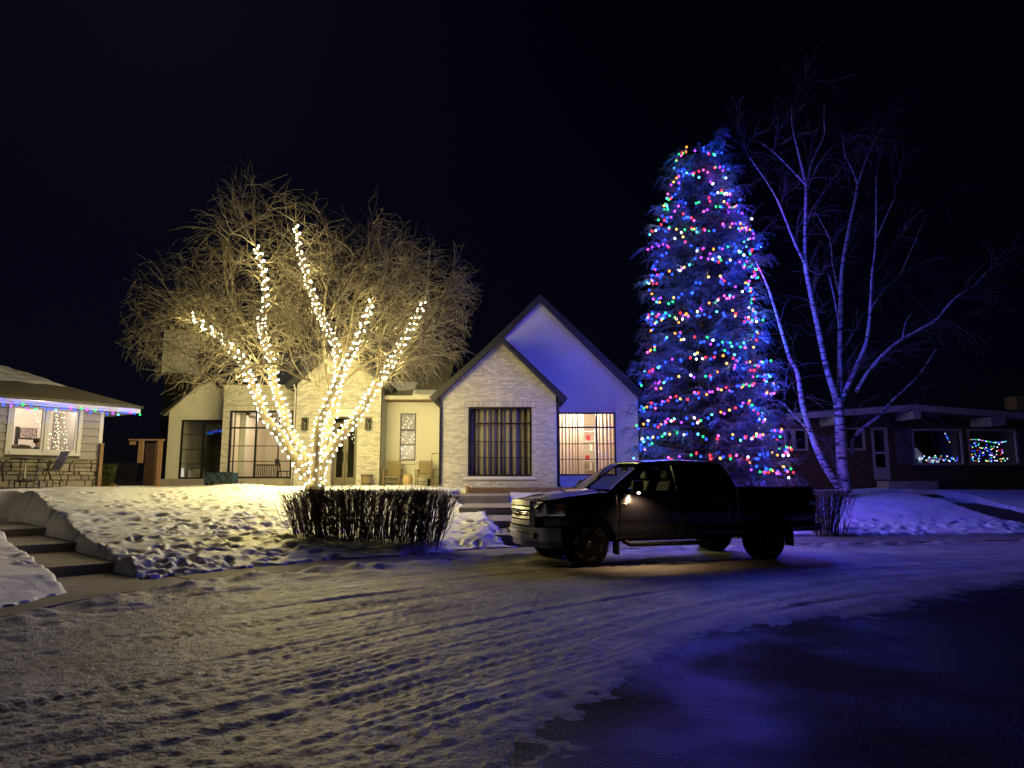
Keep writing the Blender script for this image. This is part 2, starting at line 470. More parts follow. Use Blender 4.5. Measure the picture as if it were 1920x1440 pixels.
# hard-packed snow over the road, ridged along the wheel tracks, thin edge towards the bare wet asphalt
SNEDGE = smooth_line([(-2.2, 0.2), (-0.9, 2.2), (0.16, 3.9), (0.57, 4.8), (1.01, 5.65), (1.92, 6.95), (3.1, 7.75), (4.0, 8.0), (4.8, 8.55), (7.4, 10.2), (12, 12.6), (20, 14.2), (33, 14.5)], 6)
TRACK = smooth_line([(-14, -7), (-8, -1.4), (-4.5, 1.9), (-1.7, 4.2), (0.2, 6.1), (2.3, 8.0), (4.8, 9.7), (8.5, 11.2), (14, 12.4), (33, 13)], 6)
def pack_h(x, y):
    d, arc = sdist(x, y, CURB)                      # negative on the road
    e, arc2 = sdist(x, y, SNEDGE)                   # positive on the snow
    e = e + 0.24*fbm(x*0.8, y*0.8, 2) + 0.12*fbm(x*4, y*4, 3)
    w = -d
    fade = np.clip(1.6 - y/14, 0.35, 1)
    tn, ta = sdist(x, y, TRACK)
    n = tn + 0.35*fbm(ta*0.22, tn*0.3, 2) + 0.05*fbm(ta*0.9, tn*0.9, 2)
    patch = np.clip(0.95 + 1.5*fbm(x*0.55+2, y*0.55, 3), 0.2, 1.7)
    z = 0.040 + 0.020*vnoise(n*2.3, ta*0.16) + patch*(0.017*vnoise(n*6.0+40, ta*0.12+7)*fade + 0.017*vnoise(n*15, ta*0.24+3)*fade + 0.013*vnoise(n*34, ta*0.55+3)*fade)
    z = z + 0.009*fbm(x*3.2, y*3.2, 4)*fade + 0.016*fbm(x*18, y*18, 3)*fade
    # two tyre tracks with lug marks
    for w0, ph in ((-1.25, 0), (0.35, 1.3), (1.7, 2.0), (-2.4, 0.4), (3.3, 0.9)):
        c = w0 + 0.25*np.sin(ta*0.22 + ph)
        k = np.exp(-((tn - c)/0.13)**4)
        z = z - 0.012*k + k*0.007*np.sin(ta*58 + 16*np.abs(tn-c))*(0.5+vnoise(ta*0.9, ph))
    # ploughed ridge beside the pavement
    rid = np.exp(-((w-0.28-0.15*vnoise(arc*0.8, 3))/0.24)**2) + 0.6*np.exp(-((w-0.85)/0.22)**2)*sstep((x+0.5)/-2)
    z = z + rid*(0.075 + 0.11*vnoise(arc*1.7, w*2.0) + 0.08*vnoise(arc*5.0, w*5.0))
    z = np.where(w < 0.07 + 0.10*vnoise(arc*2.5, 1.0), -0.05, z)
    k = sstep(e/0.9)
    z = np.maximum(z, 0.004)*k + (1-k)*(-0.022 + 0.030*sstep((e+0.7)/1.2) + 0.020*fbm(x*3.1, y*3.1+8, 4) + 0.012*fbm(x*13, y*13, 3))
    z = np.where(e < -0.75, -0.04, z)
    return z
ys1 = []; yy = 2.6
while yy < 19.5: ys1.append(yy); yy += max(0.016, 0.0046*yy)
ys1 = np.array(ys1)
xs1 = np.concatenate([np.arange(-8.5, -5, 0.05), np.arange(-5, 5.0, 0.024), np.arange(5.0, 14, 0.05), np.arange(14, 33, 0.2)])
v, f = grid_mesh(xs1, ys1, pack_h)
keep = (v[f][:, :, 2].max(1) > -0.03)
f = f[keep]
used_ = np.unique(f); remap = np.full(len(v), -1); remap[used_] = np.arange(len(used_))
rme = np_mesh('road_snow', v[used_], remap[f])
ee, _ = sdist(v[used_][:, 0], v[used_][:, 1], SNEDGE); vv_ = v[used_]
cov = sstep((ee + 0.45 + 0.5*fbm(vv_[:, 0]*1.7, vv_[:, 1]*1.7, 4))/1.5) * sstep(vv_[:, 2]/0.016)
at_ = rme.attributes.new('cover', 'FLOAT', 'POINT'); at_.data.foreach_set('value', cov.astype(np.float32))
_nt = rsnow.node_tree; _b = _nt.nodes['Principled BSDF']; _src = _b.inputs['Base Color'].links[0].from_socket
_a = _nt.nodes.new('ShaderNodeAttribute'); _a.attribute_name = 'cover'
_m = _nt.nodes.new('ShaderNodeMix'); _m.data_type = 'RGBA'; _m.inputs[6].default_value = (0.035, 0.034, 0.034, 1)
_nt.links.new(_a.outputs['Fac'], _m.inputs[0]); _nt.links.new(_src, _m.inputs[7]); _nt.links.new(_m.outputs[2], _b.inputs['Base Color'])
ps = link_mesh('road_snow', rme, rsnow); tag(ps, kind='structure')
# concrete pavement, slab by slab
pv = bpy.data.objects.new('pavement', None); COL.objects.link(pv); tag(pv, kind='structure')
seg = np.hypot(*(CURB[1:]-CURB[:-1]).T); acc = np.concatenate([[0], np.cumsum(seg)])
def curb_at(s):
    return np.array([np.interp(s, acc, CURB[:,0]), np.interp(s, acc, CURB[:,1])])
s0 = 5.0
while s0 < 42:
    s1 = s0 + 1.6; m = MB(); top = []
    for w0 in (0.0, 1.75 if s0 > 22 else 1.15):
        for ss in np.linspace(s0+0.008, s1-0.008, 5):
            p = curb_at(ss); d = curb_at(ss+0.05)-curb_at(ss-0.05); d /= np.hypot(*d); nrm = np.array([-d[1], d[0]])
            top.append(p + nrm*w0)
    zt = 0.075 + 0.004*rng.normal()
    vs_ = [(p[0], p[1], zt) for p in top] + [(p[0], p[1], -0.05) for p in top]
    fs = [(i, i+1, 6+i, 5+i) for i in range(4)] + [(i+1, i, 10+i, 11+i) for i in range(4)] + [(5+i, 6+i, 16+i, 15+i) for i in range(4)] + [(0, 5, 15, 10), (9, 4, 14, 19)]
    m.add(vs_, fs); m.build('slab', concrete, pv)
    s0 = s1

# lawns under trodden snow
xsl = np.concatenate([np.arange(-24, -12, 0.16), np.arange(-12, 2.4, 0.042)])
ysl = []; yy = 7.0
while yy < 30: ysl.append(yy); yy += 0.045 if yy < 21.5 else 0.16
v, f = grid_mesh(xsl, np.array(ysl), lawn_h)
keep = (v[f][:, :, 2].max(1) > -0.05); f = f[keep]
ll = link_mesh('lawn_snow', np_mesh('lawn_snow', v, f), snow); tag(ll, kind='structure')
xsr = np.concatenate([np.arange(2.35, 8, 0.12), np.arange(8, 18, 0.06), np.arange(18, 34, 0.3)])
ysr = np.concatenate([np.arange(15.5, 24, 0.06), np.arange(24, 40, 0.3)])
v, f = grid_mesh(xsr, ysr, lawn_h)
keep = (v[f][:, :, 2].max(1) > -0.05); f = f[keep]
lr = link_mesh('lawn_snow', np_mesh('lawn_snow', v, f), snow); tag(lr, kind='structure')

# concrete steps up to the entry, cleared of snow
es = bpy.data.objects.new('entry_path', None); COL.objects.link(es); tag(es, kind='structure')
for x0, x1, y0, y1, zb, zt in ESTEPS:
    m = MB(); zk = zt + 0.03
    x0 -= 0.7
    m.add([(x0,y0-0.02,zb-.2),(x1,y0+.22,zb-.2),(x1,y1+.2,zb-.2),(x0,y1+.05,zb-.2),(x0,y0-0.02,zt),(x1,y0+.22,zt),(x1,y1+.2,zk),(x0,y1+.05,zk)],
          [(0,3,2,1),(4,5,6,7),(0,1,5,4),(1,2,6,5),(2,3,7,6),(3,0,4,7)])
    m.build('step', stepmat, es, bevel=0.012)
lp = bpy.data.objects.new('side_path', None); COL.objects.link(lp); tag(lp, kind='structure')
dirl = Vector((LP_B[0]-LP_A[0], LP_B[1]-LP_A[1], 0)); ln = dirl.length; dirl.normalize(); nl = Vector((-dirl.y, dirl.x, 0))
A0 = Vector((*LP_A, 0))
for k, (a, bq, z) in enumerate(((0, 2.35, 0.075), (2.35, 4.9, 0.22), (4.9, 7.4, 0.37), (7.4, 10.2, 0.52))):
    q = [A0+dirl*a-nl*0.66, A0+dirl*bq-nl*0.66, A0+dirl*bq+nl*0.66, A0+dirl*a+nl*0.66]
    m = MB().add([(p.x, p.y, -0.1) for p in q]+[(p.x, p.y, z) for p in q], [(0,1,2,3),(7,6,5,4),(0,4,5,1),(1,5,6,2),(2,6,7,3),(3,7,4,0)])
    m.build('step', concrete, lp, bevel=0.01, fixn=True)
rp = bpy.data.objects.new('neighbour_path', None); COL.objects.link(rp); tag(rp, kind='structure')
for i in range(len(RPATH)-1):
    a = Vector((*RPATH[i], 0)); bq = Vector((*RPATH[i+1], 0)); d = (bq-a).normalized(); nn = Vector((-d.y, d.x, 0))*0.88
    def zz(p):
        return float(lawn_base(np.array([p.x]), np.array([p.y]))[0][0]) - 0.13
    q = [a-nn, bq+d*0.1-nn, bq+d*0.1+nn, a+nn]
    m = MB().add([(p.x, p.y, zz(p)-0.3) for p in q]+[(p.x, p.y, zz(p)+0.004*i) for p in q], [(0,1,2,3),(7,6,5,4),(0,4,5,1),(1,5,6,2),(2,6,7,3),(3,7,4,0)])
    m.build('slab', pmat('path_dark', (0.04, 0.035, 0.03), 0.8) if i == 0 else MATS['path_dark'], rp, fixn=True)
# ---------------------------------------------------------------- the modern house
house = thing('modern_house', 'modern cream brick and stucco house with steep dark gables behind the lit trees', 'house', (-4, 26, 1.3))
BRICKS = []          # every brick of the house: (x0, x1, z0, z1, y, depth, wall)
def brick_rows(xl, xr, z0, z1, holes, y, wall, course=0.070, L_=0.200, j=0.012):
    z = z0; k = 0
    while z < z1 - 0.02:
        zt = min(z + course - j, z1)
        lo = max(xl(z), xl(zt)); hi = min(xr(z), xr(zt))
        iv = [(lo, hi)]
        for a, b, c, d in holes:
            if zt > c and z < d:
                nv = []
                for p, q in iv:
                    if b <= p or a >= q: nv.append((p, q)); continue
                    if a > p: nv.append((p, a))
                    if b < q: nv.append((b, q))
                iv = nv
        x0 = xl(z0) - (0.106 if k % 2 else 0.0)
        for p, q in iv:
            n0 = int((p - x0) / (L_ + j)) - 1
            x = x0 + n0 * (L_ + j)
            while x < q:
                a = max(x, p); b = min(x + L_, q)
                if b - a > 0.035: BRICKS.append((a, b, z, zt, y, wall))
                x += L_ + j
        z += course; k += 1
def soldier(x0, x1, z0, z1, y, wall):
    n = int((x1 - x0) / 0.07); w = (x1 - x0) / n
    for i in range(n): BRICKS.append((x0 + i*w, x0 + (i+1)*w - 0.012, z0, z1, y, wall))

def window(house_, x0, x1, z0, z1, Y, cols, rows, thick=(), fr=0.06, mu=0.028, mat=None, gl=None, name='window', label=None):
    """framed window facing the street: frame, muntin bars and single panes"""
    mat = mat or blackm; gl = gl or glass
    m = MB()
    m.box(x0, x0+fr, Y-0.04, Y+0.06, z0, z1); m.box(x1-fr, x1, Y-0.04, Y+0.06, z0, z1)
    m.box(x0+fr, x1-fr, Y-0.04, Y+0.06, z1-fr, z1); m.box(x0+fr, x1-fr, Y-0.04, Y+0.06, z0, z0+fr)
    w = m.build(name, mat, house_)
    if label: w['label'] = label
    xe = [x0+fr]; ze = [z0+fr]
    for i, c in enumerate(cols):
        t = mu*2.4 if ('c', i) in thick else mu
        MB().box(c-t/2, c+t/2, Y-0.03, Y+0.05, z0+fr, z1-fr).build('mullion', mat, w); xe += [c-t/2, c+t/2]
    for i, r in enumerate(rows):
        t = mu*2.2 if ('r', i) in thick else mu
        MB().box(x0+fr, x1-fr, Y-0.026, Y+0.046, r-t/2, r+t/2).build('muntin', mat, w); ze += [r-t/2, r+t/2]
    xe.append(x1-fr); ze.append(z1-fr)
    for i in range(0, len(xe), 2):
        for j in range(0, len(ze), 2):
            MB().box(xe[i], xe[i+1], Y+0.008, Y+0.014, ze[j], ze[j+1]).build('pane', gl, w)
    return w
def room(house_, x0, x1, y0, y1, z0, z1, wallm, name='room', fl=None):
    m = MB()
    t = 0.08
    m.box(x0-t, x0, y0, y1, z0, z1); m.box(x1, x1+t, y0, y1, z0, z1); m.box(x0-t, x1+t, y1, y1+t, z0-t, z1+t)
    m.box(x0-t, x1+t, y0, y1, z1, z1+t); m.box(x0-t, x1+t, y0, y1, z0-t, z0, mi=1)
    o = m.build(name, [wallm, fl or floorw], house_)
    return o
def lamp(name, loc, col, watts, rad=0.05, parent=None, off=None):
    l = bpy.data.lights.new(name, 'POINT'); l.energy = watts; l.color = col; l.shadow_soft_size = rad
    o = bpy.data.objects.new(name, l); COL.objects.link(o)
    o.location = loc
    if parent is not None:
        o.parent = parent
        r = parent
        while r.parent is not None: r = r.parent
        o.location = Vector(loc) - ROOTLOC.get(r.name, Vector((0,0,0)))
    return o
def curtain(parent, x0, x1, z0, z1, Y, mat, folds=9, amp=0.05, ph=0.0):
    n = int(folds*8); vs_ = []; fs = []
    for i in range(n+1):
        t = i/n; x = x0+(x1-x0)*t
        y = Y + amp*math.sin(t*folds*2*math.pi + ph + 0.8*math.sin(t*7)) + 0.3*amp*math.sin(t*folds*5.1)
        for z, k in ((z0, 1.25), (0.5*(z0+z1), 1.0), (z1, 0.8)):
            vs_.append((x, Y+(y-Y)*k, z))
    for i in range(n):
        for j in range(2):
            a = i*3+j; fs.append((a, a+3, a+4, a+1))
    o = MB().add(vs_, fs).build('curtain', mat, parent, smooth=True)
    if mat is not sheer: s_ = o.modifiers.new('cloth', 'SOLIDIFY'); s_.thickness = 0.004
    return o
def trans_mat(name, col, f=0.6):
    m = bpy.data.materials.new(name); m.use_nodes = True; nt = m.node_tree; N = nt.nodes.new; L = nt.links.new
    nt.nodes.remove(nt.nodes['Principled BSDF'])
    a = N('ShaderNodeBsdfDiffuse'); b = N('ShaderNodeBsdfTranslucent'); a.inputs[0].default_value = (*col, 1); b.inputs[0].default_value = (*col, 1)
    mx = N('ShaderNodeMixShader'); mx.inputs[0].default_value = f; L(a.outputs[0], mx.inputs[1]); L(b.outputs[0], mx.inputs[2])
    L(mx.outputs[0], nt.nodes['Material Output'].inputs[0]); return m
sheer = trans_mat('sheer_curtain', (0.86, 0.75, 0.62), 0.75)
drape = pmat('grey_drape', (0.38, 0.33, 0.29), 0.9, var=0.1, vscale=3)

def gable_roof(parent, xl, xr, ze, xa, za, y0, y1, over=0.28, th=0.20, mat=None):
    """two sloped slabs, ridge running back from the street, dark bargeboards on the front edge"""
    mat = mat or roofd
    root_ = None
    for sgn, xe in ((-1, xl), (1, xr)):
        sl_ = (za - ze) / (xa - xe)
        xo = xe + sgn*over; zo = za + (xo - xa)*sl_
        nx = Vector((-sl_, 0, 1)).normalized() * th
        poly = [(xo, zo), (xa, za), (xa, za + nx.z*1.35), (xo + nx.x, zo + nx.z)]
        m = MB().prism(poly, y0, y1)
        o = m.build('roof', mat, parent, fixn=True)
        f_ = MB().prism([(xo-0.005*sgn, zo-0.05), (xa+0.002*sgn, za-0.05), (xa+0.002*sgn, za+0.11), (xo-0.005*sgn, zo+0.11)], y0-0.035, y0-0.004)
        f_.build('bargeboard', roofd, o, fixn=True)
def gable_fn(xl, xr, ze, xa, za):
    def l(z): return xl if z <= ze else xl + (z-ze)/(za-ze)*(xa-xl)
    def r(z): return xr if z <= ze else xr - (z-ze)/(za-ze)*(xr-xa)
    return l, r

# brick gable nearest the street
Y = 25.0; GB = 1.28
xl, xr, xa = PX(826, Y), PX(1043, Y), PX(938, Y); ze, za = PZ(741, Y), PZ(640, Y)
wx0, wx1, wz0, wz1 = PX(878, Y), PX(997, Y), PZ(893, Y), PZ(763, Y)
w1 = wall_poly([(xl, GB-0.4), (xr, GB-0.4), (xr, ze), (xa, za), (xl, ze)], [(wx0, wx1, wz0, wz1)], Y, Y+0.22).build('brick_wall', mortar, house)
gl_, gr_ = gable_fn(xl, xr, ze, xa, za)
sx0, sx1 = wx0-0.14, wx1+0.14
brick_rows(gl_, gr_, GB-0.1, za-0.03, [(wx0-0.015, wx1+0.015, wz0-0.02, wz1+0.005), (sx0-0.01, sx1+0.01, wz1, wz1+0.21), (sx0-0.05, sx1+0.05, wz0-0.13, wz0)], Y, w1)
soldier(sx0, sx1, wz1+0.005, wz1+0.20, Y, w1)
MB().box(sx0-0.04, sx1+0.04, Y-0.05, Y+0.05, wz0-0.115, wz0-0.012).build('window_sill', stuccod, w1)
MB().box(xl, xl+0.2, Y+0.22, 30, GB-.4, ze).build('side_wall', stucco, house)
MB().box(xr-0.2, xr, Y+0.22, 26.6, GB-.4, ze).build('side_wall', stucco, house)
win1 = window(house, wx0, wx1, wz0, wz1, Y+0.07, [PX(916, Y), PX(958, Y)], [PZ(858, Y), PZ(828, Y), PZ(794, Y)], {('r', 2), ('c', 1)})
curtain(win1, wx0-0.05, wx0+(wx1-wx0)*0.52, wz0-0.1, wz1-0.06, Y+0.30, drape, 6, 0.06)
curtain(win1, wx0+(wx1-wx0)*0.50, wx1+0.05, wz0-0.1, wz1-0.06, Y+0.34, drape, 5, 0.06, 1.7)
room(house, xl+0.25, xr-0.25, Y+0.23, Y+3.2, GB, ze, darkroom)
gable_roof(house, xl, xr, ze, xa, za, Y-0.34, 31)

# tall stucco gable behind it
Y2 = 26.6
xl2, xr2, xa2 = PX(830, Y2), PX(1198, Y2), PX(1014, Y2); ze2, za2 = PZ(746, Y2), PZ(567, Y2)
vx0, vx1, vz0, vz1 = PX(1047, Y2), PX(1156, Y2), PZ(892, Y2), PZ(773, Y2)
w2 = wall_poly([(xl2, GB-.3), (xr2, GB-.3), (xr2, ze2), (xa2, za2), (xl2, ze2)], [(vx0, vx1, vz0, vz1)], Y2, Y2+0.25).build('stucco_wall', stucco, house)
MB().box(vx0-0.06, vx1+0.16, Y2-0.025, Y2, vz1+0.06, vz1+0.24).build('window_head', stuccod, w2)
MB().box(vx0-0.2, vx1+0.16, Y2-0.05, Y2, vz0-0.16, vz0-0.02).build('window_sill', stuccod, w2)
MB().box(xr2-0.25, xr2, Y2+0.25, 34, GB-.3, ze2).build('side_wall', stucco, house)
win2 = window(house, vx0, vx1, vz0, vz1, Y2+0.08, [PX(1084, Y2), PX(1120, Y2)], [PZ(861, Y2), PZ(832, Y2), PZ(801, Y2)], {('r', 2), ('c', 1)})
cw = vx1-vx0
curtain(win2, vx0-0.05, vx0+cw*0.37, vz0-0.1, vz1+0.05, Y2+0.36, sheer, 7, 0.05)
curtain(win2, vx0+cw*0.38, vx0+cw*0.46, vz0-0.1, vz1+0.05, Y2+0.34, sheer, 2, 0.05, 1.0)
curtain(win2, vx0+cw*0.67, vx1+0.05, vz0-0.1, vz1+0.05, Y2+0.36, sheer, 6, 0.05, 2.0)
room(house, vx0-0.9, vx1+0.6, Y2+0.26, Y2+4.2, GB, vz1+0.35, plaster)
lamp('room_lamp', (0.5*(vx0+vx1)-0.1, Y2+1.15, vz1+0.15), (1.0, 0.74, 0.52), 400, 0.15, house)
gable_roof(house, xl2, xr2, ze2, xa2, za2, Y2-0.34, 34, over=0.22, th=0.26)

# entry gable
Y3 = 26.2
xl3, xr3, xa3 = PX(552, Y3), PX(712, Y3), PX(632, Y3); ze3, za3 = PZ(719, Y3), PZ(648, Y3)
dx0, dx1, dz1 = PX(622, Y3), PX(668, Y3), PZ(781, Y3)
w3 = wall_poly([(xl3, GB-.3), (dx0, GB-.3), (dx0, dz1), (dx1, dz1), (dx1, GB-.3), (xr3, GB-.3), (xr3, ze3), (xa3, za3), (xl3, ze3)], [], Y3, Y3+0.25).build('brick_wall', mortar, house)
gl_, gr_ = gable_fn(xl3, xr3, ze3, xa3, za3)
brick_rows(gl_, gr_, GB-0.05, za3-0.03, [(dx0-0.02, dx1+0.02, GB-.3, dz1), (dx0-0.14, dx1+0.14, dz1, dz1+0.30)], Y3, w3)
MB().box(dx0-0.13, dx1+0.13, Y3-0.02, Y3+0.1, dz1+0.003, dz1+0.29).build('door_lintel', stuccod, w3)
MB().box(xl3, xl3+0.2, Y3+0.25, 31, GB-.3, ze3).build('side_wall', stucco, house)
MB().box(xr3-0.2, xr3, Y3+0.25, 31, GB-.3, ze3).build('side_wall', stucco, house)
gable_roof(house, xl3, xr3, ze3, xa3, za3, Y3-0.32, 32)
doorm = pmat('door_paint', (0.10, 0.085, 0.06), 0.45, var=0.15, vscale=3)
DZ = 1.33; Yd = Y3+0.20; dm = 0.5*(dx0+dx1)
dtop = dz1-0.28
for a, b in ((dx0+0.04, dm-0.008), (dm+0.008, dx1-0.04)):
    m = MB(); st = 0.09
    m.box(a, a+st, Yd, Yd+.05, DZ, dtop); m.box(b-st, b, Yd, Yd+.05, DZ, dtop); m.box(a+st, b-st, Yd, Yd+.05, dtop-0.11, dtop); m.box(a+st, b-st, Yd, Yd+.05, DZ, DZ+0.28)
    d_ = m.build('door', doorm, house)
    MB().box(a+st, b-st, Yd+0.02, Yd+0.028, DZ+0.28, dtop-0.11).build('pane', glass, d_)
    hx = dm-0.07 if a < dm-0.1 else dm+0.07
    MB().tube([(hx, Yd-0.005, DZ+0.85), (hx, Yd-0.05, DZ+0.87), (hx, Yd-0.05, DZ+1.23), (hx, Yd-0.005, DZ+1.25)], 0.012, 6).build('handle', blackm, d_)
MB().box(dx0, dx0+0.035, Yd-0.02, Yd+.08, DZ, dz1).box(dx1-0.035, dx1, Yd-0.02, Yd+.08, DZ, dz1).box(dx0+.035, dx1-.035, Yd-0.02, Yd+.08, dtop+0.004, dtop+0.06).box(dx0+.035, dx1-.035, Yd-0.02, Yd+.08, dz1-0.05, dz1).build('door_frame', doorm, house)
MB().box(dx0+.035, dx1-.035, Yd+0.02, Yd+0.028, dtop+0.06, dz1-0.05).build('transom_pane', glass, house)
room(house, xl3+0.3, xr3-0.3, Yd+0.12, Yd+2.6, GB+0.03, dz1+0.2, darkroom)
MB().box(dx0-0.2, dx1+0.25, Y3-0.55, Yd, GB-.2, DZ-0.004).build('door_step', stepmat, house)
lantern_g = gmat('lantern_glass', (0.85, 0.85, 0.8), 0.12)
for lx in (571, 690):
    x = PX(lx, Y3); z0 = PZ(807, Y3); z1 = PZ(784, Y3); w = 0.11; m = MB(); ya, yb = Y3-0.20, Y3-0.03
    for xx in (x-w, x+w-0.02):
        for yy in (ya, yb-0.02): m.box(xx, xx+0.02, yy, yy+0.02, z0+0.02, z1-0.03)
    m.box(x-w, x+w, ya, yb, z1-0.03, z1); m.box(x-w, x+w, ya, yb, z0, z0+0.02); m.box(x-0.05, x+0.05, yb, Y3, z0+0.05, z1-0.06)
    lt = m.build('wall_lantern', blackm, house)
    g_ = MB(); g_.box(x-w+0.02, x+w-0.02, ya+0.008, ya+0.012, z0+0.02, z1-0.03); g_.build('pane', lantern_g, lt)
    MB().ball((x, 0.5*(ya+yb), z0+0.26), 0.035, 8, 6).tube([(x, 0.5*(ya+yb), z0+0.02), (x, 0.5*(ya+yb), z0+0.23)], 0.018, 6).build('bulb', white, lt)

# recessed stucco wall with the narrow window
Y4 = 27.4
xl4, xr4 = PX(706, Y4), PX(834, Y4); zt4 = PZ(752, Y4)
nx0, nx1, nz0, nz1 = PX(749, Y4), PX(779, Y4), PZ(864, Y4), PZ(775, Y4)
w4 = wall_poly([(xl4, GB-.2), (xr4, GB-.2), (xr4, zt4), (xl4, zt4)], [(nx0, nx1, nz0, nz1)], Y4, Y4+0.25).build('stucco_wall', stucco, house)
MB().box(nx0-0.06, nx1+0.06, Y4-0.03, Y4, nz1+0.02, nz1+0.17).build('window_head', stuccod, w4)
MB().box(nx0-0.06, nx1+0.06, Y4-0.05, Y4, nz0-0.14, nz0-0.02).build('window_sill', stuccod, w4)
win4 = window(house, nx0, nx1, nz0, nz1, Y4+0.05, [], [PZ(834, Y4), PZ(806, Y4)], {('r', 0), ('r', 1)}, fr=0.05)
blind = trans_mat('blind', (0.55, 0.52, 0.50), 0.35)
for i in range(26):
    z = nz0+0.05+(nz1-nz0-0.1)*i/26
    MB().add([(nx0+.05, Y4+.12, z), (nx1-.05, Y4+.12, z), (nx1-.05, Y4+.15, z+0.066), (nx0+.05, Y4+.15, z+0.066), (nx0+.05, Y4+.123, z), (nx1-.05, Y4+.123, z), (nx1-.05, Y4+.153, z+0.066), (nx0+.05, Y4+.153, z+0.066)],
             [(0,1,2,3),(7,6,5,4),(0,4,5,1),(2,6,7,3)]).build('blind_slat', blind, win4)
room(house, nx0-0.4, nx1+0.4, Y4+0.26, Y4+2, GB, nz1+.1, plasterw)
lamp('room_lamp', (nx0+0.3, Y4+1.1, nz0+0.5), (1, 0.86, 0.70), 170, 0.1, house)
# main roof with its eave over the recess, and leftover snow on it
Y5_ = 26.8
re_y, re_z = Y4-0.55, PZ(754, Y4)+0.06
rg_y, rg_z = 32.0, 7.3
mr = MB()
for a, b in ((PX(712, Y3)+0.02, xl-0.30+0.25), ):
    mr.add([(a, re_y, re_z), (b, re_y, re_z), (b, rg_y, rg_z), (a, rg_y, rg_z), (a, re_y, re_z+0.14), (b, re_y, re_z+0.14), (b, rg_y, rg_z+0.14), (a, rg_y, rg_z+0.14)],
           [(0,3,2,1),(4,5,6,7),(0,1,5,4),(1,2,6,5),(2,3,7,6),(3,0,4,7)])
mroof = mr.build('main_roof', shingle, house); mr = MB()
a, b = PX(414, Y5_), PX(552, Y3)-0.02; ry, rz = 27.1, 4.75
mr.add([(a, ry, rz), (b, ry, rz), (b, rg_y, rg_z), (a, rg_y, rg_z), (a, ry, rz+.14), (b, ry, rz+.14), (b, rg_y, rg_z+.14), (a, rg_y, rg_z+.14)],
       [(0,3,2,1),(4,5,6,7),(0,1,5,4),(1,2,6,5),(2,3,7,6),(3,0,4,7)])
mr.build('bay_roof', roofd, house)
MB().box(PX(712, Y3)+0.02, xl-0.06, re_y-0.10, re_y-0.005, re_z-0.02, re_z+0.13).build('gutter', offwhite, house)
MB().box(PX(712, Y3)+0.02, xl-0.06, re_y, Y4, re_z-0.06, re_z-0.02).build('soffit', timber, house)
def snow_slab(name, x0, x1, y0, y1, zf, th, parent, n=28, m_=14, seed=0):
    vs_ = []; fs = []
    for j in range(m_+1):
        for i in range(n+1):
            u = i/n; w_ = j/m_
            x = x0+(x1-x0)*u; y = y0+(y1-y0)*w_
            e = min(1, min(u, 1-u)*7)*min(1, min(w_, 1-w_)*5)
            y2 = y + 0.18*float(vnoise(x*2.0+seed, 3.3+seed))*(1-w_)
            vs_.append((x+0.05*float(vnoise(y*5+seed, x*3)), y2, zf(x, y2) - 0.03 + (th+0.03)*math.sqrt(e)*(0.75+0.6*float(vnoise(x*1.7+seed, y*1.7)))))
    for j in range(m_):
        for i in range(n):
            a = j*(n+1)+i; fs.append((a, a+1, a+n+2, a+n+1))
    return MB().add(vs_, fs).build(name, snow, parent, smooth=True)
rzf = lambda x, y: re_z+0.14+(y-re_y)/(rg_y-re_y)*(rg_z-re_z)
snow_slab('roof_snow', PX(772, Y4), PX(822, Y4), re_y-0.06, re_y+0.55, rzf, 0.14, mroof, seed=2)
snow_slab('roof_snow', PX(716, Y4), PX(778, Y4), re_y+0.5, re_y+1.6, rzf, 0.05, mroof, seed=5)

# flat-topped brick bay with the big living-room window
Y5 = 26.8
xl5, xr5 = PX(414, Y5), PX(551, Y5); zt5 = PZ(721, Y5); zb5 = PZ(897, Y5)
lx0, lx1, lz0, lz1 = PX(427, Y5), PX(547, Y5), zb5, PZ(770, Y5)
w5 = wall_poly([(xl5, GB-.2), (xr5, GB-.2), (xr5, zt5), (xl5, zt5)], [(lx0, lx1, lz0, lz1)], Y5, Y5+0.25).build('brick_wall', mortar, house)
brick_rows(lambda z: xl5, lambda z: xr5, zb5+0.0, zt5-0.02, [(lx0-0.01, lx1+0.01, lz0-.3, lz1), (lx0-0.02, lx1+0.1, lz1, lz1+0.2)], Y5, w5)
soldier(lx0, lx1, lz1+0.005, lz1+0.19, Y5, w5)
MB().box(xl5-0.02, xr5, Y5-0.04, Y5+0.3, zt5, zt5+0.05).build('coping', blackm, house)
MB().box(PX(300, Y5), xr5, Y5-0.07, Y5+0.02, GB-.2, zb5-0.02).build('plinth', stepmat, house)
MB().box(xl5, xl5+0.2, Y5+.25, 31, GB-.2, zt5-0.05).build('side_wall', stucco, house)
win5 = window(house, lx0, lx1, lz0, lz1, Y5+0.06, [PX(436, Y5), PX(477, Y5), PX(520, Y5)], [PZ(865, Y5), PZ(836, Y5), PZ(802, Y5)], {('c', 1), ('r', 2)}, fr=0.07)
room(house, xl5+0.22, lx1+0.1, Y5+0.26, Y5+4.2, GB+0.1, lz1+0.15, plaster)
lamp('room_lamp', (0.5*(lx0+lx1)+0.4, Y5+1.7, lz1-0.1), (1.0, 0.78, 0.54), 150, 0.15, house)

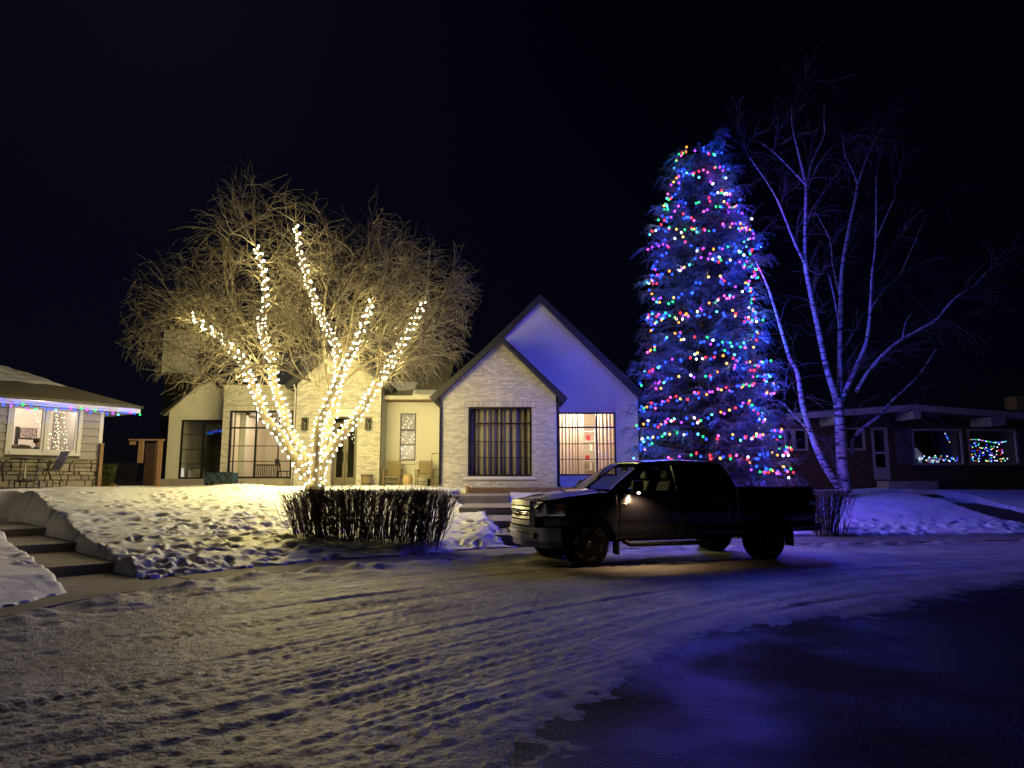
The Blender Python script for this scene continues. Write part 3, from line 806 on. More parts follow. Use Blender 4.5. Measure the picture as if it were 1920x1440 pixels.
# stucco wing on the left with the dark glazed doors
Y6 = 28.0
xl6, xa6 = PX(312, Y6), PX(385, Y6); xr6 = 2*xa6-xl6; ze6, za6 = PZ(771, Y6), PZ(706, Y6)
ax0, ax1, az0, az1 = PX(336, Y6), PX(416, Y6), PZ(898, Y6), PZ(787, Y6)
w6 = wall_poly([(xl6, GB-.2), (xr6, GB-.2), (xr6, ze6), (xa6, za6), (xl6, ze6)], [(ax0, ax1, az0, az1)], Y6, Y6+0.25).build('stucco_wall', stucco, house)
MB().box(ax0-0.08, ax1, Y6-0.025, Y6, az1+0.05, az1+0.20).build('window_head', stuccod, w6)
MB().box(xl6, xl6+0.2, Y6+.25, 34, GB-.2, ze6).build('side_wall', stucco, house)
win6 = window(house, ax0, ax1, az0, az1, Y6+0.06, [PX(378, Y6)], [PZ(870, Y6), PZ(843, Y6), PZ(815, Y6)], {('c', 0)}, fr=0.055)
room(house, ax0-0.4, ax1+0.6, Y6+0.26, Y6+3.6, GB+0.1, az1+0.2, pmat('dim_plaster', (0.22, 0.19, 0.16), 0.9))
stl = pmat('stucco_roof_edge', (0.30, 0.29, 0.27), 0.8)
gable_roof(house, xl6, xr6, ze6, xa6, za6, Y6-0.20, 34, over=0.2, th=0.10, mat=stl)

# chimney
cx0, cx1 = P(305, 660, 30).x, P(353, 660, 30).x; cz0, cz1 = P(330, 698, 30).z, P(330, 621, 30).z
ch = MB().box(cx0, cx1, 30, 31, cz0, cz1).build('chimney', stuccod, house)
MB().box(cx0+0.1, cx1-0.02, 30.1, 30.9, 2.0, cz0-0.002).build('chimney_base', roofd, house)
MB().box(cx0-0.05, cx1+0.05, 29.95, 31.05, cz1+0.002, cz1+0.08).build('chimney_cap', blackm, ch)

# gutters' downpipes
def pipe(pts, r=0.045, mat=None): return MB().tube(pts, r, 8).build('downpipe', mat or blackm, house, smooth=True)
xg = PX(824, Y)
pipe([(xg-0.12, Y-0.30, ze-0.02), (xg-0.12, Y-0.30, ze-0.12), (xg-0.02, Y-0.12, ze-0.28), (xg+0.03, Y-0.07, ze-0.42), (xg+0.03, Y-0.07, GB+0.05)])
xg = PX(1046, Y)
pipe([(xg+0.12, Y-0.22, ze-0.0), (xg+0.12, Y-0.22, ze-0.10), (xg+0.05, Y-0.06, ze-0.25), (xg+0.02, Y+0.05, ze-0.4), (xg+0.02, Y+0.05, GB)])
xg = PX(549.5, Y3)
pipe([(xg, Y3-0.28, ze3-0.02), (xg, Y3-0.28, ze3-0.10), (xg, Y3-0.05, ze3-0.25), (xg, Y3-0.05, GB)], 0.035, offwhite)

# bricks: the 300 showing largest (lower part of the nearest gable) as pieces, the rest joined per wall
near = [b for b in BRICKS if b[5] is w1]
near.sort(key=lambda b: -(b[1]-b[0])*(b[3]-b[2]) + 0.003*abs(b[2]-3.0))
solo = near[:300]; solo_id = set(map(id, solo))
cache = {}
off = ROOTLOC[house.name]
for x0, x1, z0, z1, y, wl in solo:
    key = (round(x1-x0, 3), round(z1-z0, 3))
    if key not in cache:
        w, h_ = x1-x0, z1-z0
        me = MB().box(-w/2, w/2, -0.014, 0.008, -h_/2, h_/2).mesh('brick'); me.materials.append(brick1); cache[key] = me
    o = bpy.data.objects.new('brick', cache[key]); COL.objects.link(o); o.parent = wl
    o.location = Vector(((x0+x1)/2, y - rng.uniform(0, 0.004), (z0+z1)/2)) - off
for wl in (w1, w3, w5):
    m = MB()
    for b in BRICKS:
        if b[5] is wl and id(b) not in solo_id:
            dy = rng.uniform(0, 0.004)
            m.box(b[0], b[1], b[4]-0.014-dy, b[4]+0.008, b[2], b[3])
    o = m.build('brickwork', brick2, wl); o['kind'] = 'stuff'
# ---------------------------------------------------------------- neighbour's bungalow on the left, facade turned towards the trees
LC = Vector((-14.42, 24.0, 1.40)); LD = Vector((-0.58, -0.813, 0)).normalized()      # corner, direction of facade
LANG = math.atan2(LD.y, LD.x)
LN = Vector((-LD.y, LD.x, 0))                                                         # outward normal
bung = thing('bungalow', 'grey clapboard bungalow with stone base, snowy roof and coloured lights on its eave', 'house', LC, LANG, local=True)
def LU(px, py, v=0.0):
    """pixel to (u, z) on the plane v of the left house"""
    a, b, d = _ray(px, py); o = LC + LN*v
    # a*k = ox + u*LDx ; b*k = oy + u*LDy
    det = a*(-LD.y) - b*(-LD.x)
    k = (o.x*(-LD.y) - o.y*(-LD.x)) / det
    u = (a*k - o.x)/LD.x
    return u, CAM_H + d*k - LC.z
u0, zsb = LU(22, 856); u1, zst = LU(146, 764)
UW0, UW1 = LU(146, 800)[0], LU(20, 800)[0]
ZW0, ZW1 = LU(80, 847)[1], LU(80, 764)[1]
ZST = LU(100, 862)[1]; ZF = LU(100, 757, 0.55)[1]; ULEN = 7.0; TOPW = ZF + 0.05
m = wall_poly([(0, -0.5), (ULEN, -0.5), (ULEN, TOPW), (0, TOPW)], [(UW0, UW1, ZW0, ZW1)], 0.0, -0.2)
wl = m.build('wall', pmat('mortar_lap_shade', (0.10, 0.09, 0.075), 0.95), bung)  # dark backing: stone mortar, plus shade painted into the clapboard gaps
MB().box(0.0, 0.2, -7, -0.2, -0.5, TOPW).build('side_wall', siding, bung)
# clapboards, one by one
z = ZST + 0.05
while z < TOPW:
    z1 = min(z+0.262, TOPW) - 0.036
    spans = [(0.10, ULEN)] if (z1 < ZW0-0.12 or z > ZW1+0.10) else [(0.10, UW0-0.115), (UW1+0.115, ULEN)]
    for a, b in spans:
        MB().add([(a, 0.002, z), (b, 0.002, z), (b, 0.002, z1+0.02), (a, 0.002, z1+0.02), (a, 0.048, z), (b, 0.048, z), (b, 0.012, z1+0.02), (a, 0.012, z1+0.02)],
                 [(0,1,2,3),(7,6,5,4),(4,5,1,0),(5,6,2,1),(6,7,3,2),(7,4,0,3)]).build('clapboard', siding, wl)
    z += 0.262
MB().box(-0.02, 0.10, -0.08, 0.045, ZST+0.03, TOPW).build('corner_board', white, wl)
MB().box(-0.02, ULEN, 0.0, 0.09, ZST-0.01, ZST+0.045).build('stone_ledge', stone, wl)
# ashlar stones
z = -0.12
while z < ZST - 0.03:
    h_ = min(random.choice([0.10, 0.15, 0.22, 0.26]), ZST-0.012-z)
    u = -0.02
    while u < 4.2:
        w = random.choice((0.14, 0.2, 0.3, 0.42, 0.55))*random.uniform(0.85, 1.15)
        if h_ > 0.19 and random.random() < 0.45: parts_ = [(z, z+h_*0.5-0.008), (z+h_*0.5+0.008, z+h_)]
        else: parts_ = [(z, z+h_)]
        for a, b in parts_:
            if b-a < 0.05: continue
            d = random.uniform(0.035, 0.075); j = lambda: random.uniform(-0.010, 0.010)
            MB().add([(u+j(), -0.01, a+j()), (u+w+j(), -0.01, a+j()), (u+w+j(), -0.01, b+j()), (u+j(), -0.01, b+j()), (u+.012+j(), d, a+.012+j()), (u+w-.012+j(), d+j(), a+.012+j()), (u+w-.012+j(), d, b-.012+j()), (u+.012+j(), d+j(), b-.012+j())],
                     [(0,1,2,3),(7,6,5,4),(4,5,1,0),(5,6,2,1),(6,7,3,2),(7,4,0,3)]).build('stone', stone, wl)
        u += w + 0.018
    z += h_ + 0.018
# window: wide casing, two sashes
m = MB(); c = 0.115
m.box(UW0-c, UW0, -0.02, 0.07, ZW0-c, ZW1+c); m.box(UW1, UW1+c, -0.02, 0.07, ZW0-c, ZW1+c); m.box(UW0, UW1, -0.02, 0.07, ZW1, ZW1+c); m.box(UW0, UW1, -0.02, 0.085, ZW0-c, ZW0)
wn_ = m.build('window', white, bung)
UM = 0.5*(UW0+UW1)
for a, b in ((UW0, UM-0.03), (UM+0.03, UW1)):
    m = MB(); f_ = 0.075
    m.box(a, a+f_, -0.06, 0.02, ZW0, ZW1); m.box(b-f_, b, -0.06, 0.02, ZW0, ZW1); m.box(a+f_, b-f_, -0.06, 0.02, ZW0, ZW0+f_); m.box(a+f_, b-f_, -0.06, 0.02, ZW1-f_, ZW1)
    m.build('sash', white, wn_)
    MB().box(a+f_, b-f_, -0.03, -0.024, ZW0+f_, ZW1-f_).build('pane', glass, wn_)
MB().box(UM-0.03, UM+0.03, -0.06, 0.05, ZW0, ZW1).build('mullion', white, wn_)
# room behind
m = MB(); ra, rb, rc, rd = UW0-0.8, UW1+1.6, -0.21, -3.6
m.box(ra-.08, ra, rd, rc, 0.1, ZW1+0.35); m.box(rb, rb+.08, rd, rc, 0.1, ZW1+0.35); m.box(ra, rb, rd-.08, rd, 0.1, ZW1+0.35); m.box(ra, rb, rd, rc, ZW1+0.35, ZW1+0.43); m.box(ra, rb, rd, rc, 0.02, 0.1, mi=1)
m.build('room', [plasterw, floorw], bung)
def LW(u, v, z): return LC + LD*u + LN*v + Vector((0, 0, z))
ll_ = bpy.data.lights.new('room_lamp', 'POINT'); ll_.energy = 230; ll_.color = (1.0, 0.80, 0.60); ll_.shadow_soft_size = 0.12
lo_ = bpy.data.objects.new('room_lamp', ll_); COL.objects.link(lo_); lo_.parent = bung; lo_.location = (UM-0.3, -1.6, ZW1+0.22)
# hip roof
OV = 0.55; EU = LU(263, 768, OV)[0]
E1 = Vector((EU, OV, ZF+0.16)); E2 = Vector((ULEN+0.6, OV, ZF+0.16))
RG1 = Vector((1.7, -3.9, ZF+1.55)); RG2 = Vector((ULEN-1.5, -3.9, ZF+1.55))
E3 = Vector((EU, -8.4, ZF+0.16)); E4 = Vector((ULEN+0.6, -8.4, ZF+0.16)); dn = Vector((0, 0, -0.10))
vs_ = [E1, E2, RG2, RG1, E3, E4]; n6 = len(vs_)
roofb = MB().add([p for p in vs_]+[p+dn for p in vs_], [(1,0,3,2),(0,4,3),(4,5,2,3),(5,1,2),(7,8,9,6),(6,9,10),(10,9,8,11),(11,8,7),(0,1,7,6),(4,0,6,10),(5,4,10,11),(1,5,11,7)]).build('roof', shingle, bung, fixn=True)
MB().box(EU, ULEN+0.6, OV-0.02, OV+0.025, ZF-0.10, ZF+0.055).box(EU, EU+0.04, -8.4, OV-0.025, ZF-0.10, ZF+0.055).build('fascia', white, bung)
MB().box(EU+.04, ULEN+0.6, 0.0, OV-0.025, ZF-0.10, ZF-0.06).box(EU+.04, -.03, -8.4, -0.005, ZF-0.10, ZF-0.06).build('soffit', white, bung)
MB().box(EU-0.05, ULEN+.6, OV+0.03, OV+0.11, ZF+0.06, ZF+0.15).build('gutter', blackm, bung)
# thick snow on the upper roof, sagging in layers
def roof_pt(u, t):
    """t=0 eave .. 1 ridge on the street-side slope"""
    a = E1.lerp(RG1, t); b = E2.lerp(RG2, t); s_ = max(0, min(1, u)); return a.lerp(b, s_)
vs_ = []; fs = []; nu, nv_ = 60, 26
for j in range(nv_+1):
    for i in range(nu+1):
        u = (i/nu)**1.4; t = 0.52 + 0.50*j/nv_
        p = roof_pt(u, min(t, 1.0))
        e = min(1, (j/nv_)*9)
        lay = 0.10*(math.floor((t-0.52)*7 + 0.5*float(vnoise(u*5, 2)))/7*3)
        th = (0.07 + lay*0.9 + 0.11*float(vnoise(u*9+3, t*4)) )*math.sqrt(e)*min(1, 0.35+u*14)
        vs_.append(p + Vector((0, 0.04*math.sin(u*40), max(0.0, th)-0.02)))
for j in range(nv_):
    for i in range(nu):
        a = j*(nu+1)+i; fs.append((a, a+1, a+nu+2, a+nu+1))
rsn = MB().add(vs_, fs).build('roof_snow', snow, roofb, smooth=True)

# things by the bungalow -------------------------------------------------
def lroot(name, label, cat, u, v, z, rot=0.0, group=None):
    return thing(name, label, cat, LW(u, v, z), LANG+rot, group, local=True)
def sling_chair(root_):
    fr = blackm; sg = pmat('sling_grey', (0.16, 0.15, 0.15), 0.8) if 'sling_grey' not in MATS else MATS['sling_grey']
    # local: x = forward of chair, y = side
    for s_ in (-1, 1):
        y = s_*0.27
        MB().tube([(0.26, y, 0.0), (0.20, y, 0.38), (0.22, y, 0.60), (0.12, y, 0.64), (-0.24, y, 0.63)], 0.014, 6).build('front_leg', fr, root_, smooth=True)
        MB().tube([(-0.30, y, 0.0), (-0.12, y, 0.40), (-0.20, y, 0.62)], 0.014, 6).build('rear_leg', fr, root_, smooth=True)
        MB().tube([(0.24, y*0.92, 0.42), (-0.20, y*0.92, 0.38), (-0.47, y*0.92, 1.0)], 0.015, 6).build('side_rail', fr, root_, smooth=True)
    MB().tube([(0.02, -0.27, 0.38), (0.02, 0.27, 0.38)], 0.012, 6).build('stretcher', fr, root_)
    MB().add([(0.23, -0.245, 0.425), (0.23, 0.245, 0.425), (-0.19, 0.245, 0.385), (-0.19, -0.245, 0.385), (0.23, -0.245, 0.415), (0.23, 0.245, 0.415), (-0.19, 0.245, 0.375), (-0.19, -0.245, 0.375)], [(0,1,2,3),(7,6,5,4),(0,4,5,1),(2,6,7,3),(1,5,6,2),(3,7,4,0)]).build('seat', sg, root_)
    MB().add([(-0.20, -0.245, 0.40), (-0.20, 0.245, 0.40), (-0.47, 0.245, 1.0), (-0.47, -0.245, 1.0), (-0.212, -0.245, 0.395), (-0.212, 0.245, 0.395), (-0.482, 0.245, 0.995), (-0.482, -0.245, 0.995)], [(0,1,2,3),(7,6,5,4),(0,4,5,1),(2,6,7,3),(1,5,6,2),(3,7,4,0)]).build('backrest', sg, root_)
ucx, zc_ = LU(92, 905, 0.9)
c1 = lroot('sling_chair', 'grey sling patio chair with thin black frame below the bungalow window', 'chair', ucx, 0.8, zc_+0.02, R(8), 'sling chairs by the bungalow')
sling_chair(c1)
c2 = lroot('sling_chair', 'second grey sling chair at the left edge beyond the small patio table', 'chair', LU(-14, 905, 0.9)[0], 0.9, zc_+0.02, R(160), 'sling chairs by the bungalow')
sling_chair(c2)
tb = lroot('patio_table', 'small round patio table on one pale pole beside the sling chair', 'table', LU(46, 905, 0.9)[0], 0.85, zc_+0.02)
MB().lathe([(0.40, 0.70), (0.42, 0.71), (0.42, 0.73), (0.40, 0.74)], 20).build('table_top', darkglass if False else blackm, tb, smooth=False)
MB().tube([(0, 0, 0.0), (0, 0, 0.70)], 0.028, 8).build('pole', white, tb, smooth=True)
MB().lathe([(0.24, 0.0), (0.22, 0.04), (0.05, 0.06), (0.03, 0.10)], 14).build('base', blackm, tb)
po = lroot('garden_post', 'pale cedar post standing at the bungalow corner', 'post', LU(185, 905, 0.15)[0], 0.15, -0.1)
MB().box(-0.055, 0.055, -0.055, 0.055, 0, 1.45).build('post', wood, po, bevel=0.008)
MB().box(-0.065, 0.065, -0.065, 0.065, 1.453, 1.48).build('cap', wood, po)

# inside the lit window
def inpt(px, py, v): u, z = LU(px, py, v); return u, z
u, z = inpt(56, 812, -3.4)
pic = lroot('framed_picture', 'dark crowd picture in a thin frame on the pale wall of the lit bungalow room', 'picture', u, -3.56, z-0.19)
picm = pmat('picture_print', (0.05, 0.05, 0.09), 0.6, col2=(0.62, 0.50, 0.42), vscale=16, detail=3)
MB().box(-0.26, 0.26, 0.0, 0.02, 0.02, 0.36).build('print', picm, pic)
MB().box(-0.28, -0.26, 0.0, 0.03, 0, 0.38).box(0.26, 0.28, 0.0, 0.03, 0, 0.38).box(-0.26, 0.26, 0.0, 0.03, 0, 0.02).box(-0.26, 0.26, 0, 0.03, 0.36, 0.38).build('frame', blackm, pic)
u, z = inpt(38, 838, -1.6)
arm = lroot('armchair', 'brown high-backed armchair showing its rounded top in the bungalow window', 'chair', u, -1.6, 0.11)
brown = pmat('brown_leather', (0.13, 0.09, 0.055), 0.55, var=0.3, vscale=8)
zt = z - 0.11 + 0.09
prof = [(-0.34, 0.30), (-0.33, zt-0.10), (-0.24, zt-0.02), (0.0, zt), (0.24, zt-0.02), (0.33, zt-0.10), (0.34, 0.30)]
MB().prism([(p[0], p[1]) for p in prof], -0.08, 0.10).build('backrest', brown, arm, fixn=True, bevel=0.03)
MB().box(-0.36, 0.36, -0.62, -0.09, 0.22, 0.45).build('seat', brown, arm, bevel=0.04)
for s_ in (-1, 1):
    MB().box(s_*0.36-0.06, s_*0.36+0.06, -0.62, 0.06, 0.10, 0.62).build('armrest', brown, arm, bevel=0.03)
    for yy in (-0.55, 0.0): MB().box(s_*0.3-.03, s_*.3+.03, yy-.03, yy+.03, 0, 0.099 if False else 0.215).build('leg', blackm, arm)
# person sitting side-on at the window
u, z = inpt(70, 830, -0.95)
per = lroot('person', 'person with short brown hair and blue-grey shirt sitting inside the bungalow window', 'person', u, -0.95, 0.11)
hz = z - 0.11
skin = pmat('skin', (0.55, 0.33, 0.24), 0.55); shirt = pmat('shirt', (0.09, 0.12, 0.16), 0.85, var=0.2, vscale=8); trous = pmat('trousers', (0.05, 0.05, 0.07), 0.9)
hair = pmat('hair', (0.055, 0.03, 0.018), 0.7, var=0.3, vscale=30)
# seated, facing -x (towards the street corner); hz = head centre
pts = {'pel': ((0.06, 0, hz-0.62), .15), 'wai': ((0.05, 0, hz-0.45), .14), 'che': ((0.03, 0, hz-0.27), .165), 'nk0': ((0.0, 0, hz-0.15), .065), 'nk1': ((-0.015, 0, hz-0.10), .058), 'hd0': ((-0.015, 0, hz-0.03), .085), 'hd1': ((0.0, 0, hz+0.05), .095), 'hd2': ((0.005, 0, hz+0.10), .06)}
for s_, t in ((1, 'l'), (-1, 'r')):
    pts.update({'sh'+t: ((0.03, s_*0.17, hz-0.23), .075), 'el'+t: ((-0.06, s_*0.23, hz-0.47), .05), 'wr'+t: ((-0.30, s_*0.16, hz-0.46), .034), 'pa'+t: ((-0.37, s_*0.14, hz-0.46), .036),
                'hi'+t: ((0.02, s_*0.10, hz-0.66), .10), 'kn'+t: ((-0.42, s_*0.13, hz-0.66), .07), 'an'+t: ((-0.40, s_*0.13, max(0.07, hz-1.08)), .045), 'to'+t: ((-0.56, s_*0.14, max(0.045, hz-1.12)), .04)})
    for q in range(4): pts['f%d%s' % (q, t)] = ((-0.46+0.008*abs(q-1.5), s_*(0.115+0.018*q), hz-0.475), .009); pts['g%d%s' % (q, t)] = ((-0.40, s_*(0.118+0.016*q), hz-0.462), .010)
    pts['th'+t] = ((-0.40, s_*0.09, hz-0.455), .010)
edg = [('pel','wai'),('wai','che'),('che','nk0'),('nk0','nk1'),('nk1','hd0'),('hd0','hd1'),('hd1','hd2')]
for t in 'lr':
    edg += [('che','sh'+t),('sh'+t,'el'+t),('el'+t,'wr'+t),('wr'+t,'pa'+t),('pel','hi'+t),('hi'+t,'kn'+t),('kn'+t,'an'+t),('an'+t,'to'+t),('pa'+t,'th'+t)]
    for q in range(4): edg += [('pa'+t,'g%d%s' % (q, t)), ('g%d%s' % (q, t), 'f%d%s' % (q, t))]
keys = list(pts); me = bpy.data.meshes.new('body'); me.from_pydata([pts[k][0] for k in keys], [(keys.index(a), keys.index(b)) for a, b in edg], [])
bo = bpy.data.objects.new('body', me); COL.objects.link(bo)
bo.modifiers.new('skin', 'SKIN')
for i, k in enumerate(keys):
    r_ = pts[k][1]; me.skin_vertices[0].data[i].radius = (r_, r_); me.skin_vertices[0].data[i].use_root = (k == 'pel')
bo.modifiers.new('sub', 'SUBSURF').levels = 2; bo.modifiers['sub'].render_levels = 2
dg = bpy.context.evaluated_depsgraph_get(); bm_ = bpy.data.meshes.new_from_object(bo.evaluated_get(dg))
bpy.data.objects.remove(bo)
for m_ in (skin, shirt, trous): bm_.materials.append(m_)
for p_ in bm_.polygons:
    c_ = p_.center; p_.use_smooth = True
    p_.material_index = 2 if c_.z < hz-0.57 and c_.x < 0.3 else (1 if (c_.z < hz-0.145 and not (c_.x < -0.29)) else 0)
body = link_mesh('body', bm_, None, per)
hm = MB().ball((0.015, 0, hz+0.065), 0.118, 14, 9, (0.98, 0.86, 0.88)); hm.v = [v_ for v_ in hm.v]
hh = hm.build('hair', hair, body, smooth=True)
fm = MB().ball((-0.112, 0, hz+0.0), 0.016, 6, 4, (1.3, 0.8, 1.2)); fm.build('nose', skin, body, smooth=True)
for s_ in (-1, 1):
    MB().ball((-0.092, s_*0.035, hz+0.025), 0.011, 6, 4).build('eye', white, body); MB().ball((0.01, s_*0.088, hz+0.005), 0.022, 6, 4, (0.9, 0.5, 1.4)).build('ear', skin, body, smooth=True)
MB().ball((-0.094, 0, hz-0.045), 0.016, 6, 4, (0.5, 1.5, 0.4)).build('mouth', pmat('lips', (0.4, 0.16, 0.13), 0.5), body)
st_ = lroot('dining_chair', 'plain wooden chair under the person in the bungalow window', 'chair', u+0.06, -0.95, 0.11)
sz = hz-0.78
MB().box(-0.22, 0.22, -0.22, 0.22, sz-0.04, sz).build('seat', wood, st_)
for a in (-0.19, 0.19):
    for b in (-0.19, 0.19): MB().box(a-.02, a+.02, b-.02, b+.02, 0, sz-0.041).build('leg', wood, st_)
MB().box(0.2, 0.235, -0.2, 0.2, sz+0.004, sz+0.42).build('backrest', wood, st_)
# tall dark-trimmed doorway on the room's far wall
u, z = inpt(33, 812, -3.5)
dw = lroot('door_trim', 'dark upright door trim on the far wall inside the bungalow room', 'trim', u, -3.57, 0.1)
MB().box(-0.05, 0.05, 0.0, 0.05, 0, 1.95).build('jamb', blackm, dw)

# ---------------------------------------------------------------- side gate, fence and wrapped shrub between the two houses
YG = 25.6
gx = lambda px: PX(px, YG)
gate = thing('garden_gate', 'cedar gate frame with brown door and hanging board beside the stucco wing', 'gate', (gx(280), YG, 1.25))
zg = PZ(826, YG)
MB().box(gx(242), gx(305), YG-0.10, YG+0.10, zg, zg+0.05).build('top_board', wood, gate)
MB().box(gx(259.5), gx(268), YG-0.05, YG+0.05, PZ(868, YG), zg-0.002).build('hanging_post', wood, gate)
MB().box(gx(296), gx(303), YG-0.05, YG+0.05, 1.25, zg-0.002).build('post', wood, gate)
MB().box(gx(290.5), gx(293), YG+0.02, YG+0.06, 1.3, zg-0.002).build('stile', wood, gate)
redbrown = pmat('brown_door', (0.055, 0.028, 0.016), 0.7, var=0.3, vscale=5, stretch=(8, 8, 0.6))
for i in range(4):
    a = gx(271+i*4.8); MB().box(a, gx(271+(i+1)*4.8)-0.012, YG+0.03, YG+0.055, 1.3, zg-0.1).build('plank', redbrown, gate)
MB().box(gx(243), gx(252), YG-0.08, YG+0.04, zg-0.16, zg-0.03).build('bracket', wood, gate)
fen = thing('metal_fence', 'thin black metal picket fence in the dark gap between the houses', 'fence', (gx(225), YG-0.3, 1.25))
yf = YG-0.35
for i, px in enumerate(np.arange(195, 269, 3.6)):
    MB().box(gx(px)-0.008, gx(px)+0.008, yf-0.008, yf+0.008, 1.25, PZ(869, yf)+0.04*(i % 2)).build('picket', blackm, fen)
MB().box(gx(193), gx(270), yf-0.012, yf+0.012, PZ(873, yf), PZ(873, yf)+0.03).build('rail', blackm, fen)
MB().box(gx(193), gx(270), yf-0.012, yf+0.012, 1.36, 1.39).build('rail', blackm, fen)
MB().box(gx(209), gx(238), yf-0.30, yf-0.18, 1.22, 1.36).build('ground_board', wood, fen)
# cedar shrub clipped square
shr = thing('clipped_shrub', 'squat clipped evergreen shrub in front of the black metal fence', 'shrub', (gx(215), YG-0.65, 1.25))
m = MB(); ys_ = YG-0.65
for k in range(2600):
    t = random.random(); w_ = 0.30+0.13*t
    a = random.uniform(0, 2*math.pi); rr = math.sqrt(random.uniform(0.5, 1))
    x = gx(215)+w_*rr*max(-1, min(1, 1.25*math.cos(a))); y = ys_+0.30*rr*math.sin(a); z = 1.28+t*0.80*(0.95+0.08*random.random())
    d = Vector((random.gauss(0, .5), random.gauss(-.2, .5), random.gauss(.3, .5))).normalized()*0.07; sd = d.cross(Vector((random.random(), random.random(), 1))).normalized()*0.016
    p = Vector((x, y, z)); m.add([p-sd, p+sd, p+d], [(0,1,2)])
ev = pmat('evergreen_leaf', (0.10, 0.115, 0.03), 0.7, island=0.5)
m.build('foliage', ev, shr)
MB().tube([(gx(215), ys_, 1.2), (gx(215), ys_, 1.9)], [0.05, 0.02], 6).build('stem', sprbark, shr)

# ---------------------------------------------------------------- low brick house on the right
YR = 28.5
rh = thing('low_brick_house', 'dark low brick house with shallow white-edged roof on the right', 'house', (16, YR, 1.2))
dimwhite = pmat('dark_trim', (0.33, 0.31, 0.28), 0.7, var=0.15, vscale=3)  # trim paint in a darker tone for this house
rbrick = pmat('red_brick', (0.075, 0.036, 0.022), 0.9, var=0.3, vscale=6, bump=0.5, bscale=24, stretch=(1, 1, 4))
RX = lambda px: PX(px, YR)
RZ = lambda py: PZ(py, YR)
zr_l, zr_a = RZ(790), RZ(774)
xL, xR, xA = RX(1470), RX(2050), RX(1690)
holes = [(RX(1712), RX(1808), RZ(872), RZ(804)), (RX(1817), RX(1911), RZ(872), RZ(804)), (RX(1462+10), RX(1516), RZ(845), RZ(804)), (RX(1586), RX(1624), RZ(844), RZ(802)), (RX(1636), RX(1667), RZ(899), RZ(801))]
zr_r = zr_a - (xR-xA)*(zr_a-zr_l)/(xA-xL)
rw = wall_poly([(xL, 0.9), (xR, 0.9), (xR, zr_r), (xA, zr_a), (xL, zr_l)], holes, YR, YR+0.22).build('wall', rbrick, rh)
MB().box(xL, xL+0.2, YR+.22, 38, 0.9, zr_l).build('side_wall', rbrick, rh)
# brick courses of the facade nearest the birch, as joined geometry
m = MB()
zc = 1.25
while zc < zr_l:
    x = xL + (0.11 if int(round((zc-1.25)/0.078)) % 2 else 0)
    while x < RX(1630):
        if not any(a-0.02 < x+0.2 and x < b+0.02 and c-0.02 < zc+0.06 and zc < d+0.02 for a, b, c, d in holes): m.box(x, x+0.205, YR-0.012, YR+0.004, zc, zc+0.064)
        x += 0.218
    zc += 0.078
o = m.build('brickwork', pmat('red_brickwork', (0.085, 0.038, 0.023), 0.9, island=0.3), rw); o['kind'] = 'stuff'
# shallow roof with overhang, white bargeboard, beam ends
yo = YR-1.15
for sgn, xe, zl in ((-1, xL-0.25, zr_l), (1, xR, zr_r)):
    slp = (zr_a-zr_l)/(xA-xL); ze_ = zr_a-abs(xe-xA)*slp
    MB().prism([(xe, ze_+0.02), (xA, zr_a+0.02), (xA, zr_a+0.30), (xe, ze_+0.30)], yo+0.05, 40).build('roof', roofd, rh, fixn=True)
    bb = MB().prism([(xe, ze_-0.02), (xA-0.001*sgn, zr_a-0.02), (xA-0.001*sgn, zr_a+0.23), (xe, ze_+0.23)], yo, yo+0.046).build('bargeboard', dimwhite, rh, fixn=True)
for px, w in ((1548, 15), (1692, 14), (1838, 26)):
    x = RX(px); zb = zr_a-abs(x-xA)*(zr_a-zr_l)/(xA-xL)
    MB().box(x-w/2/CAM_F*YR, x+w/2/CAM_F*YR, yo-0.12, YR+0.05, zb-0.36, zb-0.03).build('beam_end', dimwhite, rh)
MB().prism([(xL, zr_l-0.01), (xA, zr_a-0.01), (xR, zr_r-0.01), (xR, zr_r+0.01), (xA, zr_a+0.01), (xL, zr_l+0.01)], yo+0.05, YR).build('soffit', pmat('dark_soffit', (0.07, 0.055, 0.045), 0.8), rh, fixn=True)
for i, (a, b, c, d) in enumerate(holes[:4]):
    cols = [a+(b-a)*0.42] if i == 2 else []
    window(rh, a, b, c, d, YR+0.02, cols, [], {('c', 0)}, fr=0.085 if i < 2 else 0.075, mu=0.06, mat=dimwhite)
    room(rh, a-0.2, b+0.2, YR+0.24, YR+2.4, c-0.3, d+0.2, darkroom)
pan = pmat('panel_grey', (0.075, 0.075, 0.08), 0.7)
for a, b in ((1681, 1711), (1912, 1940)):
    MB().box(RX(a), RX(b), YR-0.03, YR-0.004, RZ(871), RZ(803)).build('infill_panel', pan, rh)
    MB().bar((RX(a)+0.04, YR-0.045, RZ(806)), (RX(b)-0.04, YR-0.045, RZ(845)), 0.03, 0.05).build('brace', rbrick, rh)
a, b, c, d = holes[4]
dd = MB().box(a, a+0.12, YR-0.01, YR+.06, c, d).box(b-0.13, b, YR-0.01, YR+.06, c, d).box(a+.12, b-.13, YR-0.01, YR+.06, d-0.12, d).box(a+.12, b-.13, YR-0.01, YR+.06, c+1.05, c+1.14).box(a+.12, b-.13, YR-.01, YR+.06, c, c+0.50).build('storm_door', dimwhite, rh)
MB().box(a+.12, b-.13, YR+0.02, YR+.026, c+0.5, c+1.05).build('pane', glass, dd); MB().box(a+.12, b-.13, YR+0.02, YR+.026, c+1.14, d-.12).build('pane', glass, dd)
MB().ball((b-0.065, YR-0.04, c+1.08), 0.03, 8, 6).build('handle', pmat('brass', (0.6, 0.5, 0.3), 0.25, 1.0), dd)
